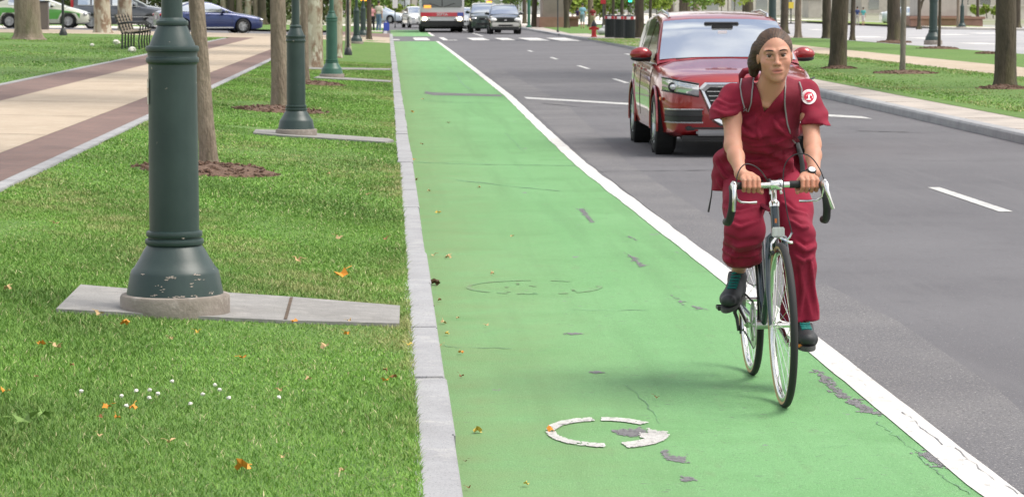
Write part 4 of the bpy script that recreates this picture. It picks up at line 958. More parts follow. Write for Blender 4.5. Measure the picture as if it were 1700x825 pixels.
for s in (-1, 1): bt('fork_blade', [(s*.010, sx(.70), .70), (s*.033, sx(.69), .685), (s*.040, sx(.6), .6), (s*.046, sx(.48), .48), (s*.049, .028, .40), (s*.050, .0, .34)], [.013,.0135,.013,.0105,.008,.007], M['frame'], 10, frk, flat=1)
BB = (0, .57, .275)
bt('down_tube', [hb, BB], .0145, M['frame']); bt('top_tube', [(0, sx(.80), .795), (0, .735, .785)], .0127, M['frame']); bt('seat_tube', [BB, (0, .735, .80)], .0143, M['frame'])
for s in (-1, 1):
    bt('chain_stay', [(s*.018, .57, .275), (s*.045, .8, .31), (s*.063, .98, .34)], [.010,.0095,.007], M['frame'], 10); bt('seat_stay', [(s*.012, .735, .79), (s*.035, .84, .6), (s*.063, .98, .34)], [.008,.008,.007], M['frame'], 10)
bt('seat_post', [(0, .735, .79), (0, .765, .87)], .0125, M['chrome'])
sd_ = MB(); sd_.ell((0, .80, .885), (.072, .09, .028), 20); sd_.ell((0, .70, .885), (.025, .10, .02), 16); obj('saddle', sd_, M['tape'], bike)
# handlebar with drops, tape, hoods, levers and the auxiliary levers along the flats
hw_ = .187
bar = bt('handlebar', [(-.125, BY, BZ), (.125, BY, BZ)], .0135, M['chrome'], 14)
for s in (-1, 1):
    x = s*hw_; y0_ = .055 if s < 0 else .055
    bt('drop', [(s*.055 if s > 0 else s*.08, BY, BZ), (s*.14, BY, BZ), (s*.170, BY-.008, BZ), (x, BY-.035, BZ-.004), (x+s*.002, BY-.075, BZ-.022), (x+s*.006, BY-.095, BZ-.06), (x+s*.010, BY-.083, BZ-.10), (x+s*.014, BY-.045, BZ-.135), (x+s*.016, BY+.0, BZ-.150), (x+s*.016, BY+.05, BZ-.152)],
       [.0155,.0155,.0155,.0155,.016,.0165,.0165,.0165,.0165,.0165], M['tape'], 12, bar)
    lv = bt('brake_lever', [(x+s*.001, BY-.085, BZ+.012), (x+s*.002, BY-.115, BZ+.006), (x+s*.004, BY-.128, BZ-.02), (x+s*(.006 if s < 0 else .016), BY-.130, BZ-.06), (x+s*(.006 if s < 0 else .028), BY-.122, BZ-.095)], [.0115,.0115,.0085,.0075,.0085], M['chrome'], 10, bar)
    t = MB(); t.ell((x, BY-.082, BZ+.006), (.0145,.024,.021), 14); obj('lever_body', t, M['alloy'], lv)
    bt('auxiliary_lever', [(x-s*.004, BY-.10, BZ-.01), (x-s*.010, BY-.092, BZ-.046), (x-s*.030, BY-.075, BZ-.062), (x-s*.065, BY-.058, BZ-.066), (x-s*.098, BY-.045, BZ-.066)], [.0055,.005,.005,.0048,.0058], M['chrome'], 8, bar)
def lpb(px, py, y_): p = LP(px, py, y_); return (p[0]+.023*p[2], p[1], p[2])
def cable(pts): 
    P_ = [Vector(lpb(*p)) for p in pts]; sm_ = []
    for i in range(len(P_)-1):
        p0 = P_[max(i-1,0)]; p1 = P_[i]; p2 = P_[i+1]; p3 = P_[min(i+2,len(P_)-1)]
        for k in range(6):
            u = k/6; sm_.append(.5*((2*p1)+(p2-p0)*u+(2*p0-5*p1+4*p2-p3)*u*u+(3*p1-p0-3*p2+p3)*u**3))
    sm_.append(P_[-1]); bt('brake_cable', sm_, .0025, M['cable'], 6, bike)
cable([(1222,305,.05),(1224,290,.05),(1230,277,.06),(1240,271,.07),(1256,277,.09),(1268,290,.12),(1275,306,.18),(1281,340,.25),(1285,380,.4)])
cable([(1369,303,.05),(1362,285,.05),(1350,266,.06),(1336,257,.08),(1318,258,.09),(1304,272,.09),(1300,295,.09),(1302,320,.08),(1307,355,.06),(1315,388,.05)])
for s, px in ((-1, 1279), (1, 1297)):
    bt('shift_lever', [lpb(px, 322, .15), lpb(px-s*1-1, 312, .15), lpb(px-2, 302, .16)], [.006,.004,.0065], M['chrome'] , 8)
    bt('lever_cap', [lpb(px-2, 303, .162), lpb(px-2.5, 297, .166)], [.0068,.0068], M['black_metal'], 8)
rf = MB(); rf.bbox((0, .092, .716), (.052, .022, .040), .004); rfo = obj('front_reflector', rf, M['reflector'], bike)
rf = MB()
for k in range(3): rf.box((-.0165+.0165*k, .0805, .716), (.002,.001,.036))
obj('reflector_rib', rf, M['alloy'], rfo)
cl = bt('front_brake', [lpb(1292,392,.11), lpb(1286,397,.08), lpb(1281,405,.07), lpb(1281,416,.07)], [.007,.0065,.006,.006], M['chrome'], 8)
bt('brake_arm', [lpb(1292,392,.10), lpb(1301,398,.07), lpb(1312,403,.06), lpb(1316,403,.06)], [.007,.0065,.006,.006], M['chrome'], 8, cl); bt('brake_arm', [lpb(1306,399,.065), lpb(1311,394,.06), lpb(1315,386,.06)], .0045, M['chrome'], 8, cl)
bt('brake_pad', [lpb(1283,418,.05), lpb(1283,421,.09)], .007, M['black_metal'], 8, cl)
# drivetrain
Mr = Matrix.Translation((-.045, .57, .275)) @ Matrix.Rotation(PI/2, 4, 'Y')
t = MB(); t.lathe([(.070,-.002),(.100,-.002),(.101,0),(.100,.002),(.070,.002)], 44, Mr, caps=False)
for k in range(5):
    a = 2*PI*k/5; t.tube([(-.045,.57,.275), (-.045,.57+.075*math.cos(a),.275+.075*math.sin(a))], .006, 6)
cr = obj('chainring', t, M['alloy'], bike)
bt('bottom_bracket', [(-.05,.57,.275),(.05,.57,.275)], .02, M['alloy'])
pR, pL = (-.085,.57+.148,.275+.062), (.085,.57-.148,.275-.072)
for s, pp_, xx in ((-1, pR, -.14), (1, pL, .143)):
    ca = bt('crank', [(s*.068,.57,.275), (s*.078,(.57+pp_[1])/2,(.275+pp_[2])/2), pp_], [.015,.011,.012], M['chrome'], 10)
    t = MB(); cx_ = xx; cy_, cz_ = pp_[1], pp_[2]
    t.tube([pp_, (cx_+s*.04, cy_, cz_)], .007, 8)
    for q_ in (-1, 1): t.bbox((cx_, cy_+q_*.032, cz_), (.088,.010,.020), .002)
    for q_ in (-1, 1): t.bbox((cx_+q_*.042, cy_, cz_), (.006,.07,.014), .002)
    pd_ = obj('pedal', t, M['black_metal'], ca)
    t = MB(); t.bbox((cx_, cy_-.039, cz_), (.06,.005,.013), .001); obj('pedal_reflector', t, M['amber'], pd_)
t = MB()
for k in range(5): t.lathe([(.02+.007*k,-.0012),(.025+.007*k,-.0012),(.025+.007*k,.0012),(.02+.007*k,.0012)], 28, Matrix.Translation((-.034+.004*k-.012, .98, .34)) @ Matrix.Rotation(PI/2, 4, 'Y'))
obj('cassette', t, M['alloy'], bike)
ch_ = MB(); ch_.tube([(-.045,.57,.375),(-.045,.98,.385)], .0045, 6); ch_.tube([(-.045,.57,.175),(-.045,.90,.215),(-.045,.985,.20),(-.045,.99,.26),(-.045,.955,.29),(-.045,.98,.30)], .0045, 6); obj('chain', ch_, M['black_metal'], bike)
dr = MB(); dr.tube([(-.062,.985,.325),(-.07,1.0,.28),(-.062,.99,.255),(-.055,.985,.20)], [.008,.009,.008,.008], 8); dr.lathe([(.003,-.004),(.02,-.004),(.02,.004),(.003,.004)], 16, Matrix.Translation((-.048,.985,.205)) @ Matrix.Rotation(PI/2, 4, 'Y')); obj('rear_derailleur', dr, M['black_metal'], bike)
bt('gear_cable', [(-.06,.90,.33),(-.075,.97,.41),(-.072,1.04,.38),(-.065,1.02,.30)], .0025, M['cable'], 6)
bt('cable_stop_loop', [lpb(1236,458,.85), lpb(1242,470,.84), lpb(1252,474,.82), lpb(1262,470,.8)], .0022, M['cable'], 6)
# ---------------------------------------------------------------- cars
def interp(pts, y): return float(np.interp(y, [p[0] for p in pts], [p[1] for p in pts]))
def catmull(pts, n):
    P_ = [np.array(p, float) for p in pts]; o_ = []
    for i in range(len(P_)-1):
        p0, p1, p2, p3 = P_[max(i-1,0)], P_[i], P_[i+1], P_[min(i+2, len(P_)-1)]
        for k in range(n):
            u = k/n; o_.append(.5*((2*p1)+(p2-p0)*u+(2*p0-5*p1+4*p2-p3)*u*u+(3*p1-p0-3*p2+p3)*u**3))
    o_.append(P_[-1]); return o_
M['glass'] = mat('car_glass', (.56,.60,.62), .05, metal=.85, coat=1.); M['tyre_car'] = mat('car_tyre', (.015,.015,.015), .8, bump=(60,.3,.004))
M['rim'] = mat('alloy_rim', (.55,.56,.57), .28, metal=.9); M['trim'] = mat('black_trim', (.012,.012,.013), .45); M['silver_trim'] = mat('silver_trim', (.62,.63,.64), .25, metal=.9)
M['lens'] = mat('headlamp_lens', (.55,.56,.58), .07, metal=.75, coat=1.); M['red_lens'] = mat('tail_lens', (.45,.01,.015), .15, coat=1.); M['amber_lens'] = mat('indicator_lens', (.8,.25,.02), .2, coat=.5)
M['under'] = mat('underbody', (.01,.01,.01), .9)
def paint(name, c, metal=.25, rough=.32): return mat(name, c, rough, metal=metal, coat=1., spec=.5)
def car_wheel(t, x, y, r, side, spokes=5, wdt=.23):
    Mx = Matrix.Translation((x, y, r)) @ Matrix.Rotation(PI/2*side, 4, 'Y')        # +z of the lathe faces outwards
    m = MB(); h = wdt/2; k = r-.11*1.0
    m.lathe([(k-.01,-h),(r-.045,-h),(r-.012,-h+.02),(r,-h+.05),(r,h-.05),(r-.012,h-.02),(r-.045,h),(k,h),(k-.01,h-.015),(k-.012,-h)], 36, Mx, caps=False); w_ = obj('wheel', m, M['tyre_car'], t)
    m = MB(); m.lathe([(k+.002,h-.002),(k-.008,h-.012),(k-.02,h-.03),(k-.025,-h*.5),(.03,-h*.5)], 36, Mx, caps=False)
    m.lathe([(.055,h-.05),(.05,h-.03),(.03,h-.022),(0.005,h-.022)], 20, Mx, caps=False)
    for i in range(spokes):
        a = 2*PI*i/spokes
        for da in ((-.10,.10) if spokes <= 6 else (0,)):
            p0 = Mx @ Vector((.035*math.cos(a+da*2), .035*math.sin(a+da*2), h-.035)); p1 = Mx @ Vector(((k-.008)*math.cos(a+da), (k-.008)*math.sin(a+da), h-.022)); m.tube([p0, p1], [.022,.017], 6)
    obj('rim', m, M['rim'], w_); return w_
def make_car(name, label, cat, loc, rz, sp, group=None):
    t = thing(name, label, cat, loc, rz, group); L_, W = sp['L'], sp['W']; hw = W/2; pm_ = sp['paint']
    ya, yb_ = -L_/2, L_/2; wr = sp['r']; axf, axr = sp['axf'], sp['axr']
    belt = sp['belt']; hood = sp['hood']; plan = sp['plan']; low = sp['low']
    ys = sorted(set(list(np.linspace(ya, yb_, 26))+[ya+.02, ya+.06, ya+.13, yb_-.02, yb_-.07, yb_-.15])); rows = []
    for y in ys:
        wv = hw*interp(plan, y); zl = interp(low, y); zb = interp(belt, y); zc = max(interp(hood, y), zb+.004)
        sec = [(0, zl), (.5*wv, zl), (.88*wv, zl+.005), (.965*wv, zl+.05), (.985*wv, zl+.14), (1.0*wv, zl+(zb-zl)*.42), (.998*wv, zl+(zb-zl)*.62), (.985*wv, zl+(zb-zl)*.82), (.955*wv, zb-.045), (.93*wv, zb-.012), (.885*wv, zb+(zc-zb)*.15), (.72*wv, zb+(zc-zb)*.62), (.38*wv, zb+(zc-zb)*.92), (0, zc)]
        rows.append([(x, y, z) for x, z in sec]+[(-x, y, z) for x, z in sec[-2:0:-1]])
    m = MB(); k = len(rows[0])
    m.add([p for r_ in rows for p in r_], [(j*k+i, j*k+(i+1) % k, (j+1)*k+(i+1) % k, (j+1)*k+i) for j in range(len(rows)-1) for i in range(k)]+[tuple(range(k))[::-1], tuple(range((len(rows)-1)*k, len(rows)*k))][::1])
    body_ = obj('body', m, pm_, t)
    bm = bmesh.new(); bm.from_mesh(body_.data); bmesh.ops.recalc_face_normals(bm, faces=bm.faces); bm.to_mesh(body_.data); bm.free()
    # wheel arches cut out
    cut = MB()
    for ax_ in (axf, axr):
        for s in (-1, 1): cut.lathe([(wr+.055, -.17), (wr+.055, .17)], 40, Matrix.Translation((s*(hw-.10), ax_, wr+.005)) @ Matrix.Rotation(PI/2, 4, 'Y'))
    co = obj('c', cut, None, None, smooth=False); co.parent = t
    bpy.context.view_layer.update()
    md = body_.modifiers.new('b', 'BOOLEAN'); md.operation = 'DIFFERENCE'; md.object = co; md.solver = 'EXACT'
    dg = bpy.context.evaluated_depsgraph_get(); me = bpy.data.meshes.new_from_object(body_.evaluated_get(dg)); body_.modifiers.clear(); old = body_.data
    if len(me.polygons) > 50: body_.data = me
    bpy.data.objects.remove(co); me = body_.data; me.materials.clear(); me.materials.append(pm_)
    me.polygons.foreach_set('use_smooth', [True]*len(me.polygons)); me.set_sharp_from_angle(angle=R(32))
    u = MB()
    for ax_ in (axf, axr):
        for s in (-1, 1): u.lathe([(wr+.06,-.13),(wr+.06,.06),(.1,-.12)][:2]+[(.05,-.13)][:0], 30, Matrix.Translation((s*(hw-.14), ax_, wr+.005)) @ Matrix.Rotation(PI/2, 4, 'Y'), caps=False)
    u.box((0, 0, interp(low, 0)+.02), (W*.8, L_*.86, .06)); obj('underbody', u, M['under'], t, smooth=False)
    # cabin
    sp_ = catmull(sp['roof'], 8); wt = sp['topw']*hw; cols = []; zr = max(p[1] for p in sp_)
    def sidex(y, z):
        zb = interp(belt, y); wb = hw*interp(plan, y)*.915; return wb+(wt-wb)*max(0, min(1, (z-zb)/(zr-zb)))**1.15
    rows = []
    for y, z in sp_:
        zb = interp(belt, y)-.02; xe = sidex(y, z-.04); zs = max(z-.045, zb)
        r_ = [(0, y, z+.01), (xe*.5, y, z+.006), (xe*.82, y, z-.008), (xe*.96, y, z-.028), (xe, y, zs)]
        for q_ in (.75, .5, .25, 0): zz = zb+(zs-zb)*q_; r_.append((sidex(y, zz), y, zz))
        rows.append(r_)
    full = [r_+[(-x, y, z) for x, y, z in r_[:0:-1]] for r_ in rows]
    m = MB(); k = len(full[0])
    m.add([p for r_ in full for p in r_], [(j*k+i, (j+1)*k+i, (j+1)*k+i+1, j*k+i+1) for j in range(len(full)-1) for i in range(k) if i+1 < k]+[(j*k+k-1, (j+1)*k+k-1, (j+1)*k, j*k) for j in range(len(full)-1)])
    m = MB()
    ordr = [r_[::-1]+[(-x, y, z) for x, y, z in r_[1:]] for r_ in rows]
    m.sheet(ordr)
    cb = obj('cabin', m, pm_, t, smooth=50)
    # windscreen and rear window follow the spine; offset slightly outwards
    yA, yB, yC, yD = sp['ws'][0], sp['ws'][1], sp['rw'][0], sp['rw'][1]
    def pane(name, y0_, y1_, inset=.03, par=cb, mm=None, off=.006, ztop=0):
        g = MB(); pr_ = []
        ys_ = np.linspace(y0_, y1_, 10)
        sy = [p[0] for p in sp_]; sz = [p[1] for p in sp_]
        for y in ys_:
            z = float(np.interp(y, sy, sz)); xe = sidex(y, z-.04); dz = (float(np.interp(y+.02, sy, sz))-float(np.interp(y-.02, sy, sz)))/.04; n_ = np.array([-dz, 1]); n_ = n_/np.linalg.norm(n_)
            pr_.append([(xe*f_-(inset*f_), y-abs(n_[0])*off*(1 if dz > 0 else -1), z+zo+n_[1]*off) for f_, zo in ((-1,-.022),(-.8,-.007),(-.5,.006),(0,.01),(.5,.006),(.8,-.007),(1,-.022))])
        g.sheet(pr_); return obj(name, g, mm or M['glass'], par, smooth=60)
    ws_ = pane('windscreen', yA, yB)
    pane('rear_window', yC, yD)
    for s in (-1, 1):
        for (y0_, y1_) in sp['side']:
            g = MB(); rr_ = []
            for y in np.linspace(y0_, y1_, 12):
                zt = float(np.interp(y, [p[0] for p in sp_], [p[1] for p in sp_]))-.085; zb = interp(belt, y)+.03
                zt = max(zt, zb+.004); rr_.append([(s*(sidex(y, zb+(zt-zb)*q_)+.006), y, zb+(zt-zb)*q_) for q_ in (0,.33,.66,1)])
            g.sheet(rr_ if s > 0 else [r_[::-1] for r_ in rr_]); obj('side_window', g, M['glass'], cb, smooth=60)
        g = MB(); my, mz = yA+.52, interp(belt, yA+.5)+.10
        g.ell((s*(hw+.055), my, mz), (.14,.08,.078), 16); g.ell((s*(hw+.05), my-.0, mz+.004), (.12,.086,.083), 16); mo = obj('mirror', g, pm_, t)
        g = MB(); g.tube([(s*(hw-.06), my+.03, mz-.07), (s*(hw+.04), my+.02, mz-.055)], .028, 8); g.ell((s*(hw+.055), my+.005, mz-.052), (.13,.075,.04), 14); obj('mirror_foot', g, M['trim'], mo)
        # door seams and sill trim, handles
        for yy in sp.get('seams', ()):
            g = MB()
            pts = [(s*(hw*interp(plan, yy)*f_+.002), yy, interp(low, yy)+(interp(belt, yy)-interp(low, yy))*h_) for f_, h_ in ((.986,.2),(1.0,.42),(.999,.62),(.986,.82),(.957,.93))]; g.tube(pts, .003, 4)
            obj('door_seam', g, M['trim'], body_)
        for yy in sp.get('handles', ()):
            g = MB(); g.bbox((s*(hw*.99+.012), yy, interp(belt, yy)-.10), (.03,.2,.035), .01); obj('door_handle', g, sp.get('handle_mat', pm_), body_)
        if sp.get('sill'):
            g = MB(); g.bbox((s*(hw*.985), (axf+axr)/2, interp(low, 0)+.09), (.03, (axr-axf)-2*wr-.25, .05), .008); obj('sill_trim', g, sp['sill'], body_)
        for yy in (axf, axr): car_wheel(t, s*(hw-.125), yy, wr, s, sp.get('spokes', 5), sp.get('tw', .23))
    return t, body_, cb, (sidex, sp_)
# red SUV heading towards the camera
RS = .945
suv = dict(L=4.62, W=1.87, r=.362, axf=-1.43, axr=1.36, paint=paint('red_car_paint', (.27,.005,.008), .3, .28), topw=.72,
  plan=[(-2.31,.62),(-2.29,.70),(-2.25,.80),(-2.15,.875),(-1.9,.945),(-1.5,.99),(-.9,1),(1,1),(1.8,.975),(2.1,.93),(2.31,.8)],
  low=[(-2.31,.30),(-2.15,.23),(-1.8,.22),(1.8,.24),(2.31,.36)],
  belt=[(-2.31,.80),(-2.25,.86),(-2.1,.905),(-1.6,.97),(-.85,1.04),(1.6,1.10),(2.31,1.05)],
  hood=[(-2.31,.84),(-2.27,.90),(-2.18,.955),(-1.9,1.0),(-1.2,1.09),(-.75,1.14),(2.0,1.14),(2.31,1.06)],
  roof=[(-1.02,1.08),(-.6,1.335),(-.22,1.535),(.1,1.615),(.7,1.655),(1.3,1.63),(1.75,1.56),(2.0,1.36),(2.2,1.08)], ws=(-.97,-.16), rw=(1.82,2.12),
  side=[(-.72,.28),(.36,1.2),(1.28,1.85)], seams=(-.95,.32,1.22), handles=(.12,1.02), spokes=5, tw=.25, sill=None)
cxl = (LP(1233,200,0)[0]); car_pos = ground(1095, 255)
car, cbody, ccab, _ = make_car('red_car', 'glossy dark red SUV driving in the lane just behind the rider', 'car', (3.825, car_pos.y+1.43*RS, 0), R(0), suv)
car.scale = (RS, RS, RS)
def front(x, z): # y of the nose surface at height z
    yy = [-2.31, -2.3, -2.25]
    return -2.31
g = MB()  # hexagonal grille frame (silver), slats, black mesh
hexa = [(-.43,.86),(.43,.86),(.50,.79),(.34,.41),(.25,.36),(-.25,.36),(-.34,.41),(-.50,.79)]
def bent(x, z, o): return (x, -2.338-o+.09*x*x+.05*max(0, z-.7), z)
def framepoly(h, w_, o): 
    v = []; n = len(h)
    for i in range(n): v.append(h[i])
    c = (0, .62); inn = [(c[0]+(x-c[0])*(1-w_/.5), c[1]+(z-c[1])*(1-w_/.28)) for x, z in h]; return v, inn
ov, iv = framepoly(hexa, .062, 0); n = len(ov); vs = [bent(x, z, .0) for x, z in ov]+[bent(x, z, .045) for x, z in [(a[0]*.6+b_[0]*.4, a[1]*.6+b_[1]*.4) for a, b_ in zip(ov, iv)]]+[bent(x, z, .035) for x, z in iv]+[bent(x, z, -.0) for x, z in iv]
g.add(vs, [(j*n+i, j*n+(i+1) % n, (j+1)*n+(i+1) % n, (j+1)*n+i) for j in range(3) for i in range(n)]); gr = obj('grille_frame', g, M['silver_trim'], car, smooth=False)
g = MB(); g.add([bent(x*.97, z, .004) for x, z in ov], [tuple(range(n))]); obj('grille_mesh', g, M['trim'], gr, smooth=False)
for k in range(8):
    z = .445+.052*k; xm = np.interp(z, [.40,.79,.84], [.28,.42,.36]); g = MB(); g.tube([bent(x, z, .022) for x in np.linspace(-xm, xm, 7)], .0095, 6, flat=.8); obj('grille_slat', g, M['silver_trim'], gr)
g = MB()
for sx_ in (-1, 1):
    for a_ in (0,): g.tube([bent(sx_*.28-.13*0, .80, .012), bent(sx_*.20, .62, .012)], .004, 4)
g.bbox((0, -2.36, .52), (.50, .012, .13), .004); 
plate = obj('plate_holder', g, M['trim'], gr)
def shell(xs_, f, m, nm, par, rows_=5):
    """patch on the nose between two height curves; f gives (zlow, zhigh, y) at x"""
    g = MB(); rr_ = []
    for q_ in np.linspace(0, 1, rows_): rr_.append([(x, f(x)[2]+.018*abs(q_-.5), f(x)[0]+(f(x)[1]-f(x)[0])*q_) for x in xs_])
    g.sheet(rr_ if xs_[0] < xs_[-1] else [r_[::-1] for r_ in rr_]); rev = [[(x, y+.05, z) for x, y, z in r_] for r_ in rr_]; o = len(g.v); return obj(nm, g, m, par, smooth=60)
def nose_y(x): return -2.325+np.interp(abs(x), [0,.58,.655,.75,.82,.88,.91], [.0,.004,.025,.065,.165,.38,.5])
for s in (-1, 1):
    xs_ = [s*v for v in np.linspace(.50,.885,14)]
    hl = shell(xs_, lambda x: (.705+.14*(abs(x)-.5), .835+.17*(abs(x)-.5), nose_y(x)-.012), M['lens'], 'headlight', car)
    g = MB()
    for a_, b_, r_ in ((.545, .775, .012),):
        g.tube([(s*x, nose_y(x)-.022, np.interp(x, [.50,.885], [.840,.905])) for x in np.linspace(.50,.885,9)], .011, 5); g.tube([(s*x, nose_y(x)-.022, np.interp(x, [.50,.885], [.700,.758])) for x in np.linspace(.50,.885,9)], .010, 5)
    obj('headlight_rim', g, M['trim'], hl)
    g = MB(); g.lathe([(.055,0),(.05,.02),(.02,.026)], 20, Matrix.Translation((s*.79, nose_y(.79)-.012, .805)) @ Matrix.Rotation(PI/2, 4, 'X')); obj('headlight_bulb', g, M['trim'], hl)
    g = MB(); g.lathe([(.036,.02),(.03,.035),(.01,.04)], 20, Matrix.Translation((s*.79, nose_y(.79)-.018, .805)) @ Matrix.Rotation(PI/2, 4, 'X')); obj('projector', g, M['silver_trim'], hl)
    g = MB(); g.tube([(s*x, nose_y(x)-.024, .815+.16*(x-.5)) for x in np.linspace(.52,.87,7)], .005, 5); obj('daylight_strip', g, mat('lamp_strip', (.8,.8,.8), .3), hl)
    xs_ = [s*v for v in np.linspace(.46,.86,12)]
    it = shell(xs_, lambda x: (.40, .545-.02*(abs(x)-.46), nose_y(x)-.006), M['trim'], 'air_intake', car)
    for z in (.40, .475, .55): g = MB(); g.tube([(s*x, nose_y(x)-.020, z) for x in np.linspace(.45,.86,9)], .0065 if z == .475 else .009, 5); obj('intake_blade', g, M['silver_trim'] if z != .475 else M['trim'], it)
    g = MB(); g.ell((s*.90, -1.90, .66), (.012,.045,.022), 12); obj('side_marker', g, M['amber_lens'], car)
g = MB(); g.bbox((0, -2.30, .285), (1.05, .08, .07), .02); obj('skid_plate', g, mat('satin_silver', (.25,.25,.26), .4, metal=.6), car)
g = MB(); g.bbox((0, -2.27, .335), (1.3, .10, .05), .015); g.bbox((0, -2.22, .22), (1.4, .1, .06), .02); obj('lower_grille', g, M['trim'], car)
for s in (-1, 1):
    g = MB(); g.tube([(s*.60, -.02, 1.585), (s*.612, .05, 1.628), (s*.615, .7, 1.672), (s*.60, 1.4, 1.648), (s*.59, 1.55, 1.60)], .014, 8); obj('roof_rail', g, M['silver_trim'], ccab)
    for ax_ in (-1.43, 1.36):
        g = MB(); g.tube([(s*(.935*.995), ax_+(.362+.068)*math.cos(a), .367+(.362+.068)*math.sin(a)) for a in np.linspace(-.2, PI+.2, 24)], .014, 6)
        obj('arch_moulding', g, suv['paint'], cbody)
g = MB(); g.bbox((0, -.315, 1.515), (.42,.05,.03), .01, Matrix.Rotation(.5, 4, 'X')); g.bbox((0, -.40, 1.475), (.26,.03,.055), .012); obj('interior_mirror', g, M['trim'], ccab)
g = MB(); g.bbox((-.01, -.505, 1.415), (.11,.006,.03), .002); obj('toll_tag', g, M['patch_white'], ccab)
for s in (-1,1):
    g = MB(); g.tube([(s*.62-.4*0, -.985, 1.095), (s*.3, -.95, 1.125), (s*.05, -.93, 1.13)], .009, 5); obj('wiper', g, M['trim'], car)
# ---------------------------------------------------------------- other vehicles
base_sedan = dict(L=4.85, W=1.84, r=.335, axf=-1.42, axr=1.40, topw=.70,
  plan=[(-2.425,.62),(-2.40,.72),(-2.3,.84),(-2.1,.93),(-1.6,.99),(-.9,1),(1.2,1),(1.9,.96),(2.25,.88),(2.425,.74)],
  low=[(-2.425,.27),(-2.2,.19),(-1.8,.17),(1.8,.18),(2.425,.30)],
  belt=[(-2.425,.60),(-2.35,.68),(-2.1,.74),(-1.4,.84),(-.85,.91),(1.5,.98),(2.2,.98),(2.425,.90)],
  hood=[(-2.425,.64),(-2.35,.72),(-2.1,.80),(-1.6,.90),(-1.0,.98),(1.4,1.02),(2.25,1.06),(2.425,.98)],
  roof=[(-1.1,.95),(-.6,1.16),(-.1,1.37),(.35,1.45),(.9,1.44),(1.4,1.32),(1.9,1.10),(2.1,1.0)], ws=(-1.0,-.05), rw=(1.2,1.9),
  side=[(-.75,.38),(.46,1.4)], seams=(-.9,.42,1.3), handles=(.22,1.15), spokes=10, tw=.21)
def variant(base, **k): d = dict(base); d.update(k); return d
def nose_kit(t, body_, yf, zl, xw, m_l=None, grille=None, lit=False, lh=.13, rear_y=None, zr=.85):
    for s in (-1, 1):
        g = MB(); g.ell((s*xw, yf+.10, zl), (.19,.13,lh*.55), 16); obj('headlight', g, m_l or M['lens'], t)
    g = MB(); g.bbox((0, yf-.012, zl-.02), (xw*1.15, .05, .13), .02); gr_ = obj('grille', g, grille or M['trim'], t)
    g = MB(); g.bbox((0, yf-.03, zl-.02), (.14,.03,.08), .01); obj('badge', g, M['silver_trim'], gr_)
    g = MB(); g.bbox((0, yf-.008, zl-.30), (xw*1.5, .06, .12), .02); obj('bumper_opening', g, M['trim'], t)
    if rear_y:
        for s in (-1, 1): g = MB(); g.ell((s*(xw+.06), rear_y-.08, zr), (.17,.13,.075), 14); obj('tail_light', g, M['red_lens'], t)
def park_at(px, Y, z=None): p = at(px, 30, Y); return (p.x, Y, (LH(p.x)-.10) if z is None else z)
# blue sedan on the side road, heading right and slightly away
blue = variant(base_sedan, paint=paint('blue_car_paint', (.018,.035,.13), .35), sill=M['silver_trim'])
x_, y_, z_ = park_at(346, 126); bl_, bb, bc, _ = make_car('blue_sedan', 'dark blue sedan with silver sill on the side road, bonnet clear of the slim tree', 'car', (x_, y_, z_+.03), R(107), blue)
nose_kit(bl_, bb, -2.40, .62, .66, rear_y=2.42, zr=.86)
g = MB(); g.bbox((0, 2.44, .74), (.42,.02,.16), .01); obj('licence_plate', g, M['patch_white'], bl_)
# green and white taxi
txp = paint('taxi_paint', (.6,.62,.5), .0, .35)
taxi = variant(base_sedan, L=4.5, paint=txp, axf=-1.36, axr=1.36, plan=[(-2.25,.55),(-2.2,.68),(-2.1,.8),(-1.8,.92),(-1.4,.99),(1.2,1),(2.1,.9),(2.25,.78)], low=[(-2.25,.27),(-2,.19),(2,.19),(2.25,.3)],
  belt=[(-2.25,.62),(-2.1,.72),(-1.6,.84),(-.9,.95),(1.6,1.05),(2.25,1.0)], hood=[(-2.25,.66),(-2.1,.78),(-1.6,.93),(-1.0,1.05),(2.25,1.07)],
  roof=[(-1.25,1.0),(-.6,1.25),(0,1.45),(.5,1.5),(1.2,1.42),(2.0,1.15),(2.1,1.08)], ws=(-1.15,-.05), rw=(1.3,1.9), seams=(-.85,.4,1.25), handles=(.2,1.1), spokes=10)
x_, y_, z_ = park_at(68, 128); tx, tb, tcb, _ = make_car('taxi', 'white and lime green taxi with number lettering at the far left behind the gnarled tree', 'taxi', (x_, y_, z_+.10), R(90), taxi)
lime = mat('lime_paint', (.10,.42,.06), .35, coat=.6); yel = mat('pale_yellow_paint', (.62,.55,.28), .4, coat=.5)
g = MB(); rr_ = []
for y in np.linspace(-1.9, 2.0, 24):
    zb = interp(taxi['belt'], y); zl = interp(taxi['low'], y); wv = .92*interp(taxi['plan'], y); top_ = zb-.09; lo_ = .42 if abs(y+1.36) > .42 and abs(y-1.36) > .42 else .72
    lo_ = min(lo_, top_-.03); rr_.append([((wv*(1.0 if .35 < q_ < .8 else .992)+.008), y, lo_+(top_-lo_)*q_) for q_ in (0,.33,.66,1)])
g.sheet(rr_); obj('green_side_panel', g, lime, tb, smooth=60)
g2 = MB(); g2.add([(-v[0], v[1], v[2]) for v in g.v], [f[::-1] for f in g.f]); obj('green_side_panel', g2, lime, tb, smooth=60)
g = MB(); g.bbox((.905, 0, .30), (.03, 1.9, .13), .01); obj('yellow_sill', g, yel, tb)
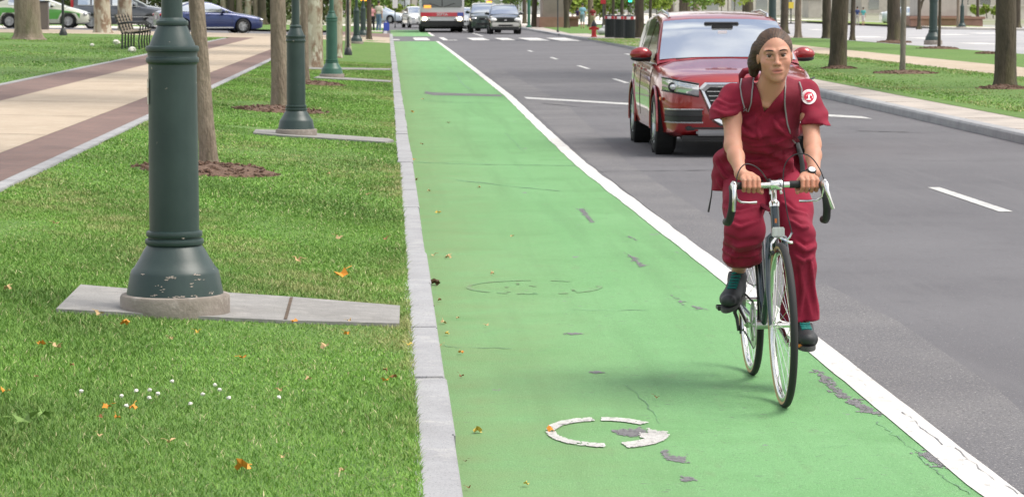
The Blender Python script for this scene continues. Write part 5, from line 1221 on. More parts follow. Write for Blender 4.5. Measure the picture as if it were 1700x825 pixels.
def text_obj(txt, size, M_, m, par, nm='lettering', ext=.004):
    cu = bpy.data.curves.new('t', 'FONT'); cu.body = txt; cu.size = size; cu.extrude = ext; cu.align_x = 'CENTER'; cu.align_y = 'CENTER'
    to = bpy.data.objects.new('t', cu); C.objects.link(to); me = bpy.data.meshes.new_from_object(to.evaluated_get(bpy.context.evaluated_depsgraph_get()))
    bpy.data.objects.remove(to); me.transform(M_); me.materials.clear(); me.materials.append(m); o = bpy.data.objects.new(nm, me); C.objects.link(o); o.parent = par; return o
text_obj('666C', .36, Matrix.Translation((.936, -.22, .62)) @ Matrix.Rotation(PI/2, 4, 'Z') @ Matrix.Rotation(PI/2, 4, 'X'), M['patch_white'], tb)
nose_kit(tx, tb, -2.22, .66, .60)
# long dark grey van, silver trim
gv = variant(base_sedan, L=5.0, W=1.95, paint=paint('grey_car_paint', (.10,.11,.125), .5), axf=-1.5, axr=1.45, r=.36, topw=.8, sill=None,
  plan=[(-2.5,.66),(-2.4,.8),(-2.2,.9),(-1.6,.99),(1.6,1),(2.3,.97),(2.5,.9)], low=[(-2.5,.32),(-2.2,.25),(2.2,.25),(2.5,.35)],
  belt=[(-2.5,.80),(-2.35,.92),(-1.6,1.02),(-.9,1.12),(2.2,1.18),(2.5,1.1)], hood=[(-2.5,.84),(-2.35,.98),(-1.6,1.12),(-1.1,1.2),(2.5,1.18)],
  roof=[(-1.3,1.14),(-.7,1.45),(-.2,1.68),(.4,1.76),(1.6,1.74),(2.2,1.62),(2.42,1.2)], ws=(-1.2,-.2), rw=(2.24,2.38), side=[(-.85,.4),(.5,1.4),(1.5,2.1)], seams=(-1,.45,1.4), handles=(.2,1.2))
x_, y_, z_ = park_at(203, 137); gvt, gb, gcb, _ = make_car('grey_van', 'long dark grey people carrier with bright trim line behind the pale plane trees', 'car', (x_, y_, z_+.02), R(90), gv)
for s in (-1, 1):
    g = MB(); g.bbox((s*.985, .0, .60), (.02, 3.6, .03), .006); obj('side_trim', g, M['silver_trim'], gb)
    g = MB(); g.tube([(s*.93, y, interp(gv['belt'], y)+.0) for y in np.linspace(-1.0, 2.1, 8)], .018, 6); obj('belt_trim', g, M['silver_trim'], gb)
    g = MB(); g.bbox((s*.86, 2.40, 1.25), (.16,.14,.42), .03); obj('tail_light', g, M['red_lens'], gvt)
nose_kit(gvt, gb, -2.48, .8, .70)
# cars waiting beyond the crossing
crv = variant(suv, paint=paint('black_green_car_paint', (.015,.02,.02), .3), L=4.5, W=1.80, plan=suv['plan'], sill=None, seams=(), handles=())
crt, cb_, ccb, _ = make_car('compact_suv', 'black compact SUV with silver lower nose waiting closest to the right kerb', 'car', (8.2*151/151-.0, 153.2, 0), 0, crv, 'cars waiting beyond the crosswalk')
px_c = at(846, 30, 151.5); crt.location.x = px_c.x-.25
nose_kit(crt, cb_, -2.31, .80, .66, mat('bright_lens', (.8,.8,.76), .1, coat=1), lh=.19)
g = MB(); g.bbox((0, -2.30, .53), (1.56,.14,.24), .05); sbp = obj('silver_bumper', g, mat('silver_bumper_paint', (.55,.54,.5), .4, metal=.3), crt)
g = MB(); g.bbox((0, -2.38, .50), (.8,.03,.07), .01); obj('bumper_slot', g, M['trim'], sbp)
dsv = variant(suv, paint=paint('dark_green_car_paint', (.02,.035,.03), .3), sill=None, seams=(), handles=())
dt, db, dcb, _ = make_car('dark_suv', 'dark green black SUV waiting between the bus and the silver nosed compact SUV', 'car', (at(806,30,158).x, 160, 0), 0, dsv, 'cars waiting beyond the crosswalk'); dt.scale = (1,1,1.05); nose_kit(dt, db, -2.31, .8, .66)
slv = variant(base_sedan, paint=paint('silver_car_paint', (.5,.52,.53), .4), sill=None, seams=(), handles=())
s1, b1, c1, _ = make_car('silver_sedan', 'silver sedan just right of the bus, mostly hidden by it', 'car', (at(776,30,166).x, 170, 0), 0, slv, 'cars waiting beyond the crosswalk'); nose_kit(s1, b1, -2.4, .62, .62)
wh = variant(slv, paint=paint('white_car_paint', (.7,.7,.68), .0), )
s2, b2, c2_, _ = make_car('white_sedan', 'white sedan peeping out on the left of the bus', 'car', (at(694,30,192).x, 194, .05), R(8), wh); nose_kit(s2, b2, -2.4, .62, .62)
s3, b3, c3_, _ = make_car('white_car', 'pale blue white car right behind the man in the cream shirt', 'car', (at(632,30,230).x, 232, .05), R(60), variant(wh, paint=paint('pale_car_paint', (.5,.56,.62), .2))); nose_kit(s3, b3, -2.4, .62, .62)
s4, b4, c4_, _ = make_car('distant_hatchback', 'small light car across the parkway left of the forked tree', 'car', (at(1512,30,215).x, 215, .0), R(90), variant(wh, paint=paint('light_car_paint', (.45,.5,.5), .2))); nose_kit(s4, b4, -2.4, .62, .62)
# bus
M['bus_white'] = paint('bus_white_paint', (.62,.62,.62), .0); M['bus_red'] = paint('bus_red_paint', (.5,.02,.04), .0); M['bus_blue'] = paint('bus_blue_paint', (.03,.06,.35), .0)
bx_ = at(734, 30, 160).x; bus = thing('bus', 'white city bus with red and blue stripe and lit headlights waiting at the crosswalk', 'bus', (bx_, 160, 0))
g = MB(); g.bbox((0, 6, 1.72), (2.6, 12, 2.75), .14); bo = obj('body', g, M['bus_white'], bus)
g = MB(); g.bbox((0, -.02, 2.15), (2.36,.12,1.35), .05); wsn = obj('windscreen', g, mat('bus_glass', (.03,.05,.05), .05, spec=.8, coat=.5), bus)
g = MB(); g.bbox((0, -.085, 2.15), (.05,.03,1.3), .01); obj('windscreen_pillar', g, M['trim'], wsn)
for s in (-1, 1): g = MB(); g.tube([(s*.1, -.12, 1.5), (s*.75, -.12, 1.72)], .018, 6); obj('wiper', g, M['trim'], wsn)
g = MB(); g.bbox((0, -.015, 1.06), (2.54,.08,.24), .01); stp = obj('red_stripe', g, M['bus_red'], bo)
g = MB(); g.bbox((1.07, -.04, 1.06), (.36,.06,.235), .01); obj('blue_stripe', g, M['bus_blue'], stp)
text_obj('SEPTA', .24, Matrix.Translation((.0, -.065, 1.06)) @ Matrix.Rotation(PI/2, 4, 'X'), M['bus_white'], stp)
g = MB(); g.bbox((0, -.06, .52), (2.56,.2,.34), .05); obj('bumper', g, M['trim'], bus)
lit = mat('lit_headlamp', (1,.9,.7), .2, emit=((1,.83,.55), 9))
for s in (-1, 1):
    g = MB(); g.ell((s*1.04, -.04, .80), (.13,.05,.10), 16); obj('headlight', g, lit, bus)
    g = MB(); g.ell((s*.80, -.04, .80), (.09,.04,.08), 14); obj('inner_headlight', g, M['lens'], bus)
    g = MB(); g.bbox((s*1.42, -.25, 2.3), (.16,.1,.5), .03); mr_ = obj('mirror', g, M['trim'], bus); g = MB(); g.tube([(s*1.2, 0, 2.75), (s*1.4, -.22, 2.6)], .025, 6); obj('mirror_arm', g, M['trim'], mr_)
    for yy in (2.6, 9): car_wheel(bus, s*1.12, yy, .48, s, 8, .3)
g = MB(); g.bbox((-.86, -.09, 1.52), (.42,.03,.16), .01); obj('route_sign', g, mat('amber_display', (.3,.12,.02), .3, emit=((1,.35,.05), 1.2)), wsn)
g = MB(); g.box((0, 5.9, .32), (2.3, 11.4, .2)); obj('underbody', g, M['under'], bus)
g = MB(); g.box((-1.305, 6.2, 2.1), (.02, 10.6, 1.1)); obj('side_windows', g, M['glass'], bus, smooth=False)

# ---------------------------------------------------------------- street furniture
M['wood'] = mat('bench_slats', (.20,.165,.12), .7, var=[((.3,.26,.2), 8, .45, .7, 4, (1,.2,1))])
def bench(loc, rz, L_, label, nseg=3, m=None, s=1):
    t = thing('park_bench', label, 'bench', loc, rz); t.scale = (s, s, s); m = m or M['wood']    # sits facing +x, length along y
    for k in range(6): g = MB(); g.bbox((-.16+.085*k, L_/2, .43+.012*abs(k-2)), (.07, L_, .02), .004); obj('seat_slat', g, m, t)
    for k in range(5): g = MB(); g.bbox((-.22-.03*k, L_/2, .50+.085*k), (.02, L_, .065), .004); obj('backrest_slat', g, m, t)
    for i in range(nseg+1):
        y = .02+(L_-.04)*i/nseg; g = MB()
        g.tube([(-.17, y, 0), (-.16, y, .40), (-.20, y, .5), (-.34, y, .88)], .022, 6); g.tube([(.27, y, 0), (.25, y, .2), (.28, y, .41)], .02, 6); g.tube([(-.17, y, .41), (.28, y, .41)], .018, 6)
        fr = obj('leg_frame', g, M['dark_metal'], t); g = MB(); g.tube([(-.27, y, .64), (-.1, y, .68), (.18, y, .67), (.30, y, .60), (.28, y, .42)], .021, 6); obj('armrest', g, M['dark_metal'], fr)
    return t
p = GL(216, 82); bench((p.x, p.y-.4, LH(p.x)), R(2), 5.2, 'black iron park bench with brown slats beside the walk, left of the nearest lamp post', 4, s=1.12)
p = ground(30, 40, .56); bench((p.x, p.y, .55), R(100), 3.6, 'black slatted bench cut by the left picture edge', 3, M['dark_metal'], 1.25)
p = ground(72, 41, .55); t = thing('utility_cabinet', 'plain grey brown cabinet between the gnarled tree and the green taxi', 'cabinet', (p.x, 120, .5)); t.location.x = at(72,20,120).x
g = MB(); g.bbox((0,0,.62), (.44,.5,1.24), .02); obj('housing', g, mat('cabinet_paint', (.11,.095,.085), .6, var=[((.15,.13,.12), 3, .4, .7)]), t)
g = MB(); g.bbox((0,0,1.27), (.5,.56,.07), .015); obj('lid', g, M['trim'], t); g = MB(); g.bbox((0,-.255,.62), (.36,.012,1.05), .004); obj('door', g, mat('cabinet_door', (.13,.115,.10), .6), t)
# row of litter bins
M['bin_red'] = mat('bin_band_red', (.42,.02,.03), .5); M['bin'] = mat('bin_green_black', (.012,.018,.018), .5)
def litter_bin(loc, label):
    t = thing('litter_bin', label, 'litter bin', loc, 0, 'dark slatted litter bins by the kerb')
    g = MB(); g.lathe([(.20,.02),(.20,.85)], 20); bo_ = obj('liner', g, M['under'], t)
    for k in range(18):
        a = 2*PI*k/18; g = MB(); g.bbox((.245*math.cos(a), .245*math.sin(a), .45), (.012,.062,.86), .003, a); obj('slat', g, M['bin'], t)
    g = MB(); g.lathe([(.24,.86),(.262,.87),(.262,.985),(.24,.99)], 24); rb = obj('rim_band', g, M['patch_white'], t)
    for k in range(5):
        a = 2*PI*k/5-1.2; g = MB(); g.bbox((.262*math.cos(a), .262*math.sin(a), .928), (.012,.15,.118), .003, a); obj('red_decal', g, M['bin_red'], rb)
    g = MB(); g.lathe([(.262,.985),(.24,1.03),(.14,1.06),(.13,1.05)], 24, caps=False); obj('lid', g, M['bin'], t)
    return t
for px, py, lb in ((1013,63,'leftmost of the three dark bins behind the far hydrant'),(1029,64,'middle one of the three dark bins with red and white bands'),(1045,65,'right end bin of the three, next to the stout tree')):
    q_ = GR(px, py); b__ = litter_bin((q_.x, q_.y, .125), lb); b__.scale = (1.0,1,1.0)
p = GR(986, 62); t = thing('fire_hydrant', 'red fire hydrant with dark cap on the kerb left of the bins', 'fire hydrant', (p.x, p.y, .125)); M['hyd'] = mat('hydrant_red', (.42,.02,.02), .5)
g = MB(); g.lathe([(.15,0),(.15,.04),(.115,.06),(.11,.42),(.14,.44),(.14,.48),(.11,.50)], 20); obj('barrel', g, M['hyd'], t)
g = MB(); g.lathe([(.135,.50),(.135,.54),(.12,.62),(.07,.72),(.03,.75),(.03,.80)], 20); obj('bonnet', g, M['dark_metal'], t)
for s in (-1, 1): g = MB(); g.lathe([(.055,0),(.055,.10),(.065,.10),(.065,.14)], 14, Matrix.Translation((s*.09,0,.40)) @ Matrix.Rotation(s*PI/2, 4, 'Y')); obj('side_outlet', g, M['hyd'], t)
g = MB(); g.lathe([(.07,0),(.07,.1),(.08,.1),(.08,.15)], 14, Matrix.Translation((0,-.09,.33)) @ Matrix.Rotation(PI/2, 4, 'X')); obj('front_outlet', g, M['hyd'], t)
M['pole_green'] = mat('signal_green', (.03,.14,.09), .45)
def post(px, py, r, h, m, label, head=None, name='sign_post', zf=.13, tl=None):
    q_ = ground(px, py, zf); t = thing(name, label, 'post', (q_.x, q_.y, zf)); g = MB(); g.lathe([(r*1.8,0),(r*1.8,.1),(r,.14),(r,h)], 12); obj('pole', g, m, t)
    if head:
        w_, h_, z_, hm = head; g = MB(); g.bbox((0, -r-.02, z_), (w_, .03, h_), .01); obj('sign_panel', g, hm, t)
    return t
post(878,46,.10,3.4,M['pole_green'],'green signal pole at the far right kerb beside the silver nosed car',name='signal_pole')
post(926,54,.035,2.4,M['dark_metal'],'thin dark post standing in the grass by the far crosswalk ramp',head=(.3,.4,2.1,M['patch_white']))
post(656,47,.03,2.6,M['dark_metal'],'white parking sign on a thin pole left of the bus',head=(.34,.55,1.55,M['patch_white']))
post(1001,46,.04,3,M['dark_metal'],'post with small red sign between the dark trunks over the bins',head=(.35,.35,1.72,M['bin_red']))
sg = mat('orange_signal', (.8,.25,.02), .4, emit=((1,.35,.03), 1.5)); gg = mat('green_signal', (.02,.6,.35), .4, emit=((.05,1,.6), 1.5))
post(604,58,.04,3,M['dark_metal'],'post with glowing orange signal head over the farthest verge lamp',head=(.3,.3,1.85,sg),name='signal_post')
post(812,40,.04,3,M['dark_metal'],'post with orange signal behind the waiting dark cars',head=(.45,.35,1.75,sg),name='signal_post',zf=0)
post(1046,42,.04,3,M['dark_metal'],'post with small green light seen above the bins',head=(.25,.2,1.8,gg),name='signal_post')
post(1313,40,.05,3,M['dark_metal'],'post carrying a small yellow sign right above the rider\'s hair',head=(.4,.5,1.45,mat('yellow_sign', (.65,.5,.05), .5)))
# monument masonry and low walls
def wall(name, label, px0, px1, Y, z0, z1, dep, m, cat='wall', plinth=None):
    a = at(px0, 20, Y); b_ = at(px1, 20, Y); t = thing(name, label, cat, ((a.x+b_.x)/2, Y, z0)); W_ = b_.x-a.x
    g = MB(); g.bbox((0, dep/2, (z1-z0)/2), (W_, dep, z1-z0), .03); obj('masonry', g, m, t)
    if plinth: g = MB(); g.bbox((0, dep/2-.05, plinth/2), (W_+.5, dep+.6, plinth), .03); obj('plinth', g, M['plinth'], t)
    g = MB(); g.bbox((0, dep/2, z1-z0+.09), (W_+.3, dep+.3, .18), .03); obj('coping', g, m, t)
    return t
M['plinth'] = mat('brown_plinth_stone', (.26,.15,.11), .85, var=[((.33,.2,.15), 1.5, .4, .7)]); M['pale_stone'] = mat('pale_stone', (.46,.43,.38), .85, var=[((.38,.35,.31), 1.2, .4, .7)])
wall('stone_pier', 'brown pink stone monument base behind the dark trunks right of the green signal pole', 901, 936, 182, .1, 4.5, 3, M['wall_brick'], 'monument', .7)
wall('low_wall', 'low brown stone wall between the forked tree and the seated group', 936, 960, 186, .1, .65, .8, M['plinth'])
wall('stone_monument', 'pale stone monument block across the parkway behind the big right lamp post', 1528, 1606, 190, .1, 5, 4, M['pale_stone'], 'monument', .75)
wall('brown_bench_wall', 'long low brown wall running out to the right of the pale stone block', 1512, 1632, 188.5, .1, .62, .7, M['plinth'])
wall('grey_block', 'light grey stone block far off right of the rider\'s head', 1342, 1364, 330, .0, 2.2, 5, M['pale_stone'], 'building')
wall('terrace_wall', 'long pale wall in the distance at the extreme right', 1605, 1720, 300, .0, 1.4, 1, M['light_paving'])
wall('tan_wall', 'long tan retaining wall under the clipped hedge left of the bus', 640, 700, 250, -.1, .75, 1, M['tan'])
# far kerb, lawns and paving beyond the parkway
ik = MB(); L1 = [ground(x, y, .0) for x, y in ((1290,37),(1380,40),(1470,44),(1560,49),(1720,52))]
ik.sheet([[(p.x, p.y, .14) for p in L1], [(p.x, p.y+9, .15) for p in L1]]); ik.sheet([[(p.x, p.y, 0) for p in L1], [(p.x, p.y, .14) for p in L1]]); struct('far_kerb', ik, M['light_paving'])
ik = MB(); ik.sheet([[(p.x, p.y+9, .16) for p in L1], [(p.x, p.y+75, .2) for p in L1]]); struct('far_parkway_lawn', ik, M['far_lawn'])
ik = MB(); ik.sheet([[(p.x, p.y+75, .2) for p in L1], [(p.x, p.y+500, .3) for p in L1]]); struct('far_plaza', ik, M['light_paving'])
fp = MB(); fp.add([(9,200,.14),(36,232,.14),(36,420,.14),(9,420,.14)], [(0,1,2,3)]); struct('far_paving', fp, M['light_paving'])
# distant greenery
M['far_leaf'] = mat('far_foliage', (.1,.2,.03), .7, attr='col')
def bush(name, label, px0, px1, Y, z0, z1, col, n=1400, size=.22, dep=2.5, seed=1, trunk=False):
    a = at(px0, 20, Y).x; b_ = at(px1, 20, Y).x; r = np.random.default_rng(seed); k = max(4, int((b_-a)/1.2)); zz = (z1-z0)
    t = thing(name, label, 'tree' if trunk else 'shrub', ((a+b_)/2, Y, z0), 0)
    cent = np.stack([r.uniform(-(b_-a)/2, (b_-a)/2, k*3), r.uniform(-dep/2, dep/2, k*3), r.uniform(.25, .85, k*3)*zz], 1)
    if trunk: cent[:, 2] = r.uniform(.3, 1, k*3)*zz
    V_, F_, c_ = leaf_quads(cent, r.uniform(.25, .5, k*3)*min(zz, 3), n, size, seed, col, .9); o = fastmesh('foliage', V_, F_, M['far_leaf'], c_, t)
    g = MB()
    for i in range(3 if not trunk else 1): g.tube([((i-1)*.6*(not trunk),0,-.3), ((i-1)*.7*(not trunk),.05,zz*.5), ((i-1)*.9*(not trunk),0,zz*.8)], [.05 if not trunk else .3,.04 if not trunk else .2,.02], 7)
    obj('stems' if not trunk else 'trunk', g, M['dark_bark'], t); return t
YG, MG, DG = (.20,.30,.045), (.10,.20,.03), (.035,.075,.015)
for a in [('clipped hedge of yellow green leaves on top of the tan wall left of the bus', 646, 702, 254, .7, 1.5, YG, 2),('bright green bush above the pale car left of the parking sign', 622, 664, 262, .5, 6, MG, 3),('lime green foliage mass between the parking sign and the bus', 660, 705, 268, .8, 7, YG, 4),
  ('light green foliage right of the bus roof behind the dark SUV', 768, 806, 255, .4, 6, MG, 5),('green leaves over the silver nosed compact SUV', 836, 882, 262, .4, 6, MG, 6),('yellow green shrubs behind the man in light blue', 926, 975, 262, .2, 5, YG, 7),
  ('bright shrub behind the bins, left part', 990, 1022, 268, .2, 4.5, YG, 8),('green shrub behind the bins, right part', 1024, 1062, 260, .2, 5, MG, 9),('pale green shrub left over the red car mirror', 1068, 1112, 266, .3, 5, YG, 10),
  ('green foliage above the red car roof, left half', 1110, 1170, 258, .6, 6, MG, 11),('green foliage above the red car roof, right half', 1172, 1245, 262, .6, 6, YG, 12),
  ('dark hedge behind the row of trunks past the blue sedan', 352, 470, 178, .3, 3, DG, 13),('deep green bush in the gap beside the second lamp post', 470, 560, 182, .3, 3.4, DG, 14),('dark shrubbery between the farthest verge lamps', 560, 618, 196, .2, 4, MG, 15),
  ('dark green shrub above the grey people carrier', 225, 350, 176, .6, 4, DG, 16),('dark shrubbery behind the taxi roof', -20, 150, 176, .6, 4, DG, 17),('small green shrub strip across the parkway at the right', 1608, 1690, 260, .6, 1.4, YG, 18)]:
    lb, x0_, x1_, Y_, z0_, z1_, c_, sd__ = a; bush('shrub', lb, x0_, x1_, Y_, z0_, z1_, c_, 1600 if Y_ > 200 else 3200, .24 if Y_ > 200 else .16, 3, sd__)
# distant pale buildings with windows
def building(label, px0, px1, Y, h, m):
    a = at(px0, 20, Y).x; b_ = at(px1, 20, Y).x; t = thing('building', label, 'building', ((a+b_)/2, Y, 0)); W_ = b_-a
    g = MB(); g.bbox((0, 8, h/2), (W_, 16, h), .05); wl_ = obj('wall', g, m, t, smooth=False)
    for i in range(int(W_/4)):
        for k in range(int(h/3.6)):
            g = MB(); g.bbox((-W_/2+2.2+4*i, -.0, 1.7+3.6*k), (1.9, .12, 1.9), .02); obj('window', g, M['glass'], t, smooth=False)
    g = MB(); g.bbox((0, 8, h+.2), (W_+.6, 16.6, .4), .05); obj('roof', g, M['pale_stone'], t, smooth=False)
building('pale stone building far behind the greenery left of the bus', 560, 720, 420, 14, M['pale_stone'])
building('white grey building far behind the crossing between bus and rider', 760, 1120, 460, 14, mat('white_render', (.6,.6,.6), .8))
building('pale building in the far distance right of the rider', 1120, 1400, 440, 11, M['light_paving'])
building('light stone building far across the parkway at the right', 1430, 1780, 480, 12, M['pale_stone'])
building('brown grey building behind the trees at the far left', -60, 420, 260, 9, mat('brown_facade', (.2,.17,.14), .8))
# ---------------------------------------------------------------- small figures
CL = {}
def cloth(c):
    if c not in CL: CL[c] = mat('cloth', c, .85)
    return CL[c]
M['skin_far'] = mat('skin_far', (.42,.24,.17), .6); M['hair_far'] = mat('dark_hair_far', (.02,.015,.012), .6)
def figure(px, py, hpx, label, top_c, leg_c, rz=0, stride=.25, shorts=False, zf=.13, sit=False, hair=None, arms_=(.15,-.1), sleeves=False, group=None):
    q_ = ground(px, py, zf); s = hpx*q_.y/F_PX/1.72; t = thing('person', label, 'person', (q_.x, q_.y, zf), rz, group); t.scale = (s, s, s); h = .018
    hipz, shz = (.95, 1.42) if not sit else (.42, .92); A = SDF((-.4,-.6,-.02), (.4,.6,1.8), h); Bt = SDF((-.4,-.6,-.02), (.4,.6,1.8), h); Cb = SDF((-.4,-.6,-.02), (.4,.6,1.8), h)
    hd = (0, -.02, shz+.22); A.ell(hd, (.075,.09,.11), k=.02); A.cap((0,0,shz+.02), (0,-.01,shz+.14), .052, k=.02); A.ell((0,-.1,shz+.20), (.012,.02,.018), k=.01)
    Bt.ell((0,0,shz-.12), (.175,.11,.17), k=.05); Bt.ell((0,0,hipz+.08), (.155,.11,.14), k=.06); Bt.cap((-.13,0,shz-.03), (.13,0,shz-.03), .065, k=.04)
    A.ell((0,0,shz-.2), (.12,.07,.2), k=.04)
    for s_, sw in ((-1, arms_[0]), (1, arms_[1])):
        sh = (s_*.17,0,shz-.04); el = (s_*.22,sw*.4,shz-.32); wr = (s_*.20,sw-.12,shz-.54)
        Bt.chain([sh, ((sh[0]+el[0])/2, sw*.2, shz-.19)] if not sleeves else [sh, el, wr], [.058,.062] if not sleeves else [.058,.052,.045], k=.03)
        A.chain([sh, el, wr, (wr[0], wr[1]-.04, wr[2]-.10)], [.042,.036,.026,.032], k=.02)
        st_ = s_*stride
        if sit: kn, an = (s_*.12,-.42,.45), (s_*.12,-.45,.08)
        else: kn, an = (s_*.09,-st_*.45-.03,.50), (s_*.09,-st_*.55+.12*(s_ > 0),.09)
        Cb.chain([(s_*.09,0,hipz-.02), kn] if shorts else [(s_*.09,0,hipz-.02), kn, (an[0],an[1],.12)], [.095,.078] if shorts else [.095,.07,.062], k=.03)
        A.chain([(s_*.09,0,hipz), kn, an, (an[0],an[1]-.14,.045)], [.07,.052,.036,.036], k=.02)
    Cb.ell((0,0,hipz), (.16,.115,.11), k=.04)
    for sd__, nm, m_ in ((A,'body',M['skin_far']), (Bt,'top',cloth(top_c)), (Cb,'shorts' if shorts else 'trousers',cloth(leg_c))):
        V_, F_ = sd__.mesh(); fastmesh(nm, relax(V_, F_, 1, .5), F_, m_, None, t, True)
    g = MB(); g.ell((0,.01,shz+.255), (.085,.10,.095), 14); obj('hair', g, hair or M['hair_far'], t); return t
figure(629,53,50,'man in cream shirt and blue jeans standing at the far kerb left of the bus', (.55,.5,.42), (.10,.16,.24), R(160), .12)
figure(618,53,44,'woman in pink top and black trousers beside the man in jeans', (.55,.25,.27), (.012,.012,.015), R(200), .1)
figure(967,48,41,'man in a light blue shirt walking away on the grass behind the hydrant', (.22,.42,.52), (.22,.27,.29), R(175), .35, True)
figure(984,47,35,'man in a dark red shirt and khaki shorts right behind the hydrant', (.2,.02,.025), (.35,.29,.2), R(185), .2, True)
figure(959,44,30,'person in dark purple left behind the man in light blue', (.06,.03,.12), (.5,.48,.45), R(140), .2, True)
figure(950,44,27,'person in an orange and pink dress sitting on the low wall', (.7,.25,.16), (.7,.22,.2), R(10), .1, sit=True)
figure(1423,43,31,'far walker in navy blue left of the one in teal across the parkway', (.03,.05,.14), (.35,.34,.3), R(200), .2, zf=.1)
figure(1433,43,30,'far walker in teal with white shorts across the parkway', (.1,.4,.38), (.6,.55,.5), R(160), .3, True, zf=.1)
q_ = ground(643,52,.13); t = thing('shopping_bag', 'blue bag standing beside the man in jeans at the far kerb', 'bag', (q_.x-.05, q_.y-.3, .13)); g = MB(); g.bbox((0,0,.24), (.34,.2,.46), .03); obj('sack', g, cloth((.06,.09,.45)), t); g = MB(); g.tube([(-.08,0,.46),(-.05,0,.6),(.05,0,.6),(.08,0,.46)], .012, 6); obj('handle', g, cloth((.06,.09,.45)), t)
q_ = GR(1000,58); t = thing('rubbish_sack', 'pale grey sack on the kerb leaning at the left of the bins', 'bag', (q_.x, q_.y, .125)); s_ = SDF((-.4,-.3,-.02),(.4,.3,.6),.02); s_.ell((0,0,.16),(.27,.2,.17),k=.05); s_.ell((.1,0,.34),(.12,.1,.14),k=.06); V_, F_ = s_.mesh(); fastmesh('sack', V_, F_, cloth((.4,.4,.42)), None, t, True)

# ---------------------------------------------------------------- grass blades
M['blade'] = mat('grass_blades', (.09,.2,.03), .65, attr='col'); 
def blades(name, n, xr, yr, hmin, hmax, wd, seed, power=1.6, zf=None, label_m=None, keep=None):
    r = np.random.default_rng(seed); u = r.random(n)**power; y = yr[0]+(yr[1]-yr[0])*u; x = r.uniform(*xr, n)
    # only the ground the lens takes in (plus a margin either side)
    lim = (x*F_PX/y+644 > -900); x, y = x[lim], y[lim]
    if keep is not None: k = keep(x, y); x, y = x[k], y[k]
    n = len(x); z = np.interp(x, [-60,-15,-7.6,-3.2,.085], [.62,.55,.38,.30,.12]) if zf is None else np.full(n, zf)
    patch = np.sin(x*2.1+1.3*np.sin(y*.9))*np.sin(y*1.1+1.7*np.sin(x*1.3+2)); patch2 = np.sin(x*7+2*np.sin(y*3))*np.sin(y*5+x*2)
    h = r.uniform(hmin, hmax, n)*(1+.25*patch+.1*patch2); a = r.uniform(0, 2*PI, n); lean = r.uniform(.1, 1.3, n)*h; la = r.uniform(0, 2*PI, n)
    w_ = wd*r.uniform(.6, 1.4, n)*(y/10)**.55
    dx, dy = np.cos(a)*w_, np.sin(a)*w_; lx, ly = np.cos(la)*lean, np.sin(la)*lean; B = np.stack([x, y, z-.004], 1)
    v0 = B+np.stack([-dx, -dy, 0*x], 1); v1 = B+np.stack([dx, dy, 0*x], 1); v2 = B+np.stack([dx*.7+lx*.4, dy*.7+ly*.4, h*.6], 1); v3 = B+np.stack([-dx*.7+lx*.4, -dy*.7+ly*.4, h*.6], 1); v4 = B+np.stack([lx, ly, h*.95], 1)
    V_ = np.stack([v0, v1, v2, v3, v4], 1).reshape(-1, 3); i = np.arange(n)*5
    F_ = np.concatenate([np.stack([i, i+1, i+2], 1), np.stack([i, i+2, i+3], 1), np.stack([i+3, i+2, i+4], 1)])
    dry = np.clip(.5*patch2+.6*np.sin(x*1.7+y*.6)+.45*np.clip((x+.2)*3,0,1)*(x > -.2)-.42+r.normal(0, .35, n), 0, 1)[:, None]*.75
    g1 = np.array([.085,.215,.022]); g2 = np.array([.185,.33,.05]); br_ = np.array([.40,.37,.16]); t_ = r.random((n, 1))
    c_ = (g1*(1-t_)+g2*t_)*(1-.24*patch[:, None]-.10*patch2[:, None]); c_ = c_*(1-dry)+br_*dry; c_[r.random(n) < .035] = (.5,.45,.25)
    return tag(fastmesh(name, V_, F_, M['blade'], np.repeat(c_, 5, 0)), kind='stuff', label='short green lawn grass with dry straws', cat='grass')
padA = [GL(*p) for p in [(93,520),(300,531),(470,539),(663,544),(664,514),(480,499),(375,492),(215,486),(134,479)]]; poly = np.array([(p.x, p.y) for p in padA])
def inpoly(x, y, P_):
    c = np.zeros(len(x), bool); j = len(P_)-1
    for i in range(len(P_)):
        xi, yi = P_[i]; xj, yj = P_[j]; cond = ((yi > y) != (yj > y)) & (x < (xj-xi)*(y-yi)/(yj-yi+1e-12)+xi); c ^= cond; j = i
    return c
def in_disc(x, y, px, py, r_): g_ = GL(px, py); return (x-g_.x)**2+(y-g_.y)**2 < r_**2
keepA = lambda x, y: ~inpoly(x, y, poly) & ~in_disc(x, y, 345, 285, .66) & ~in_disc(x, y, 466, 185, .6) & ~((x > -2.0) & (y > 29.2) & (y < 32.2) & (np.abs(y-(30.2+(-.0-x)*1.0)) < .35))
blades('grass', 430000, (-2.86,.088), (6.6,19), (.011), .029, .0017, 1, 1.2, keep=keepA)
blades('grass', 230000, (-2.86,.088), (19,70), .012, .03, .0026, 2, 1.6, keep=keepA)
blades('grass', 60000, (-14,-6.34), (34,108), .012, .03, .004, 3, 1.3)
blades('grass', 60000, (8.8,13.3), (38,120), .012, .03, .004, 4, 1.3, zf=.145)
# uneven tufts creeping over the concrete strip and the kerb stones
blades('grass', 9000, (.066,.104), (8.2,26), .015, .04, .0017, 5, 1.2)
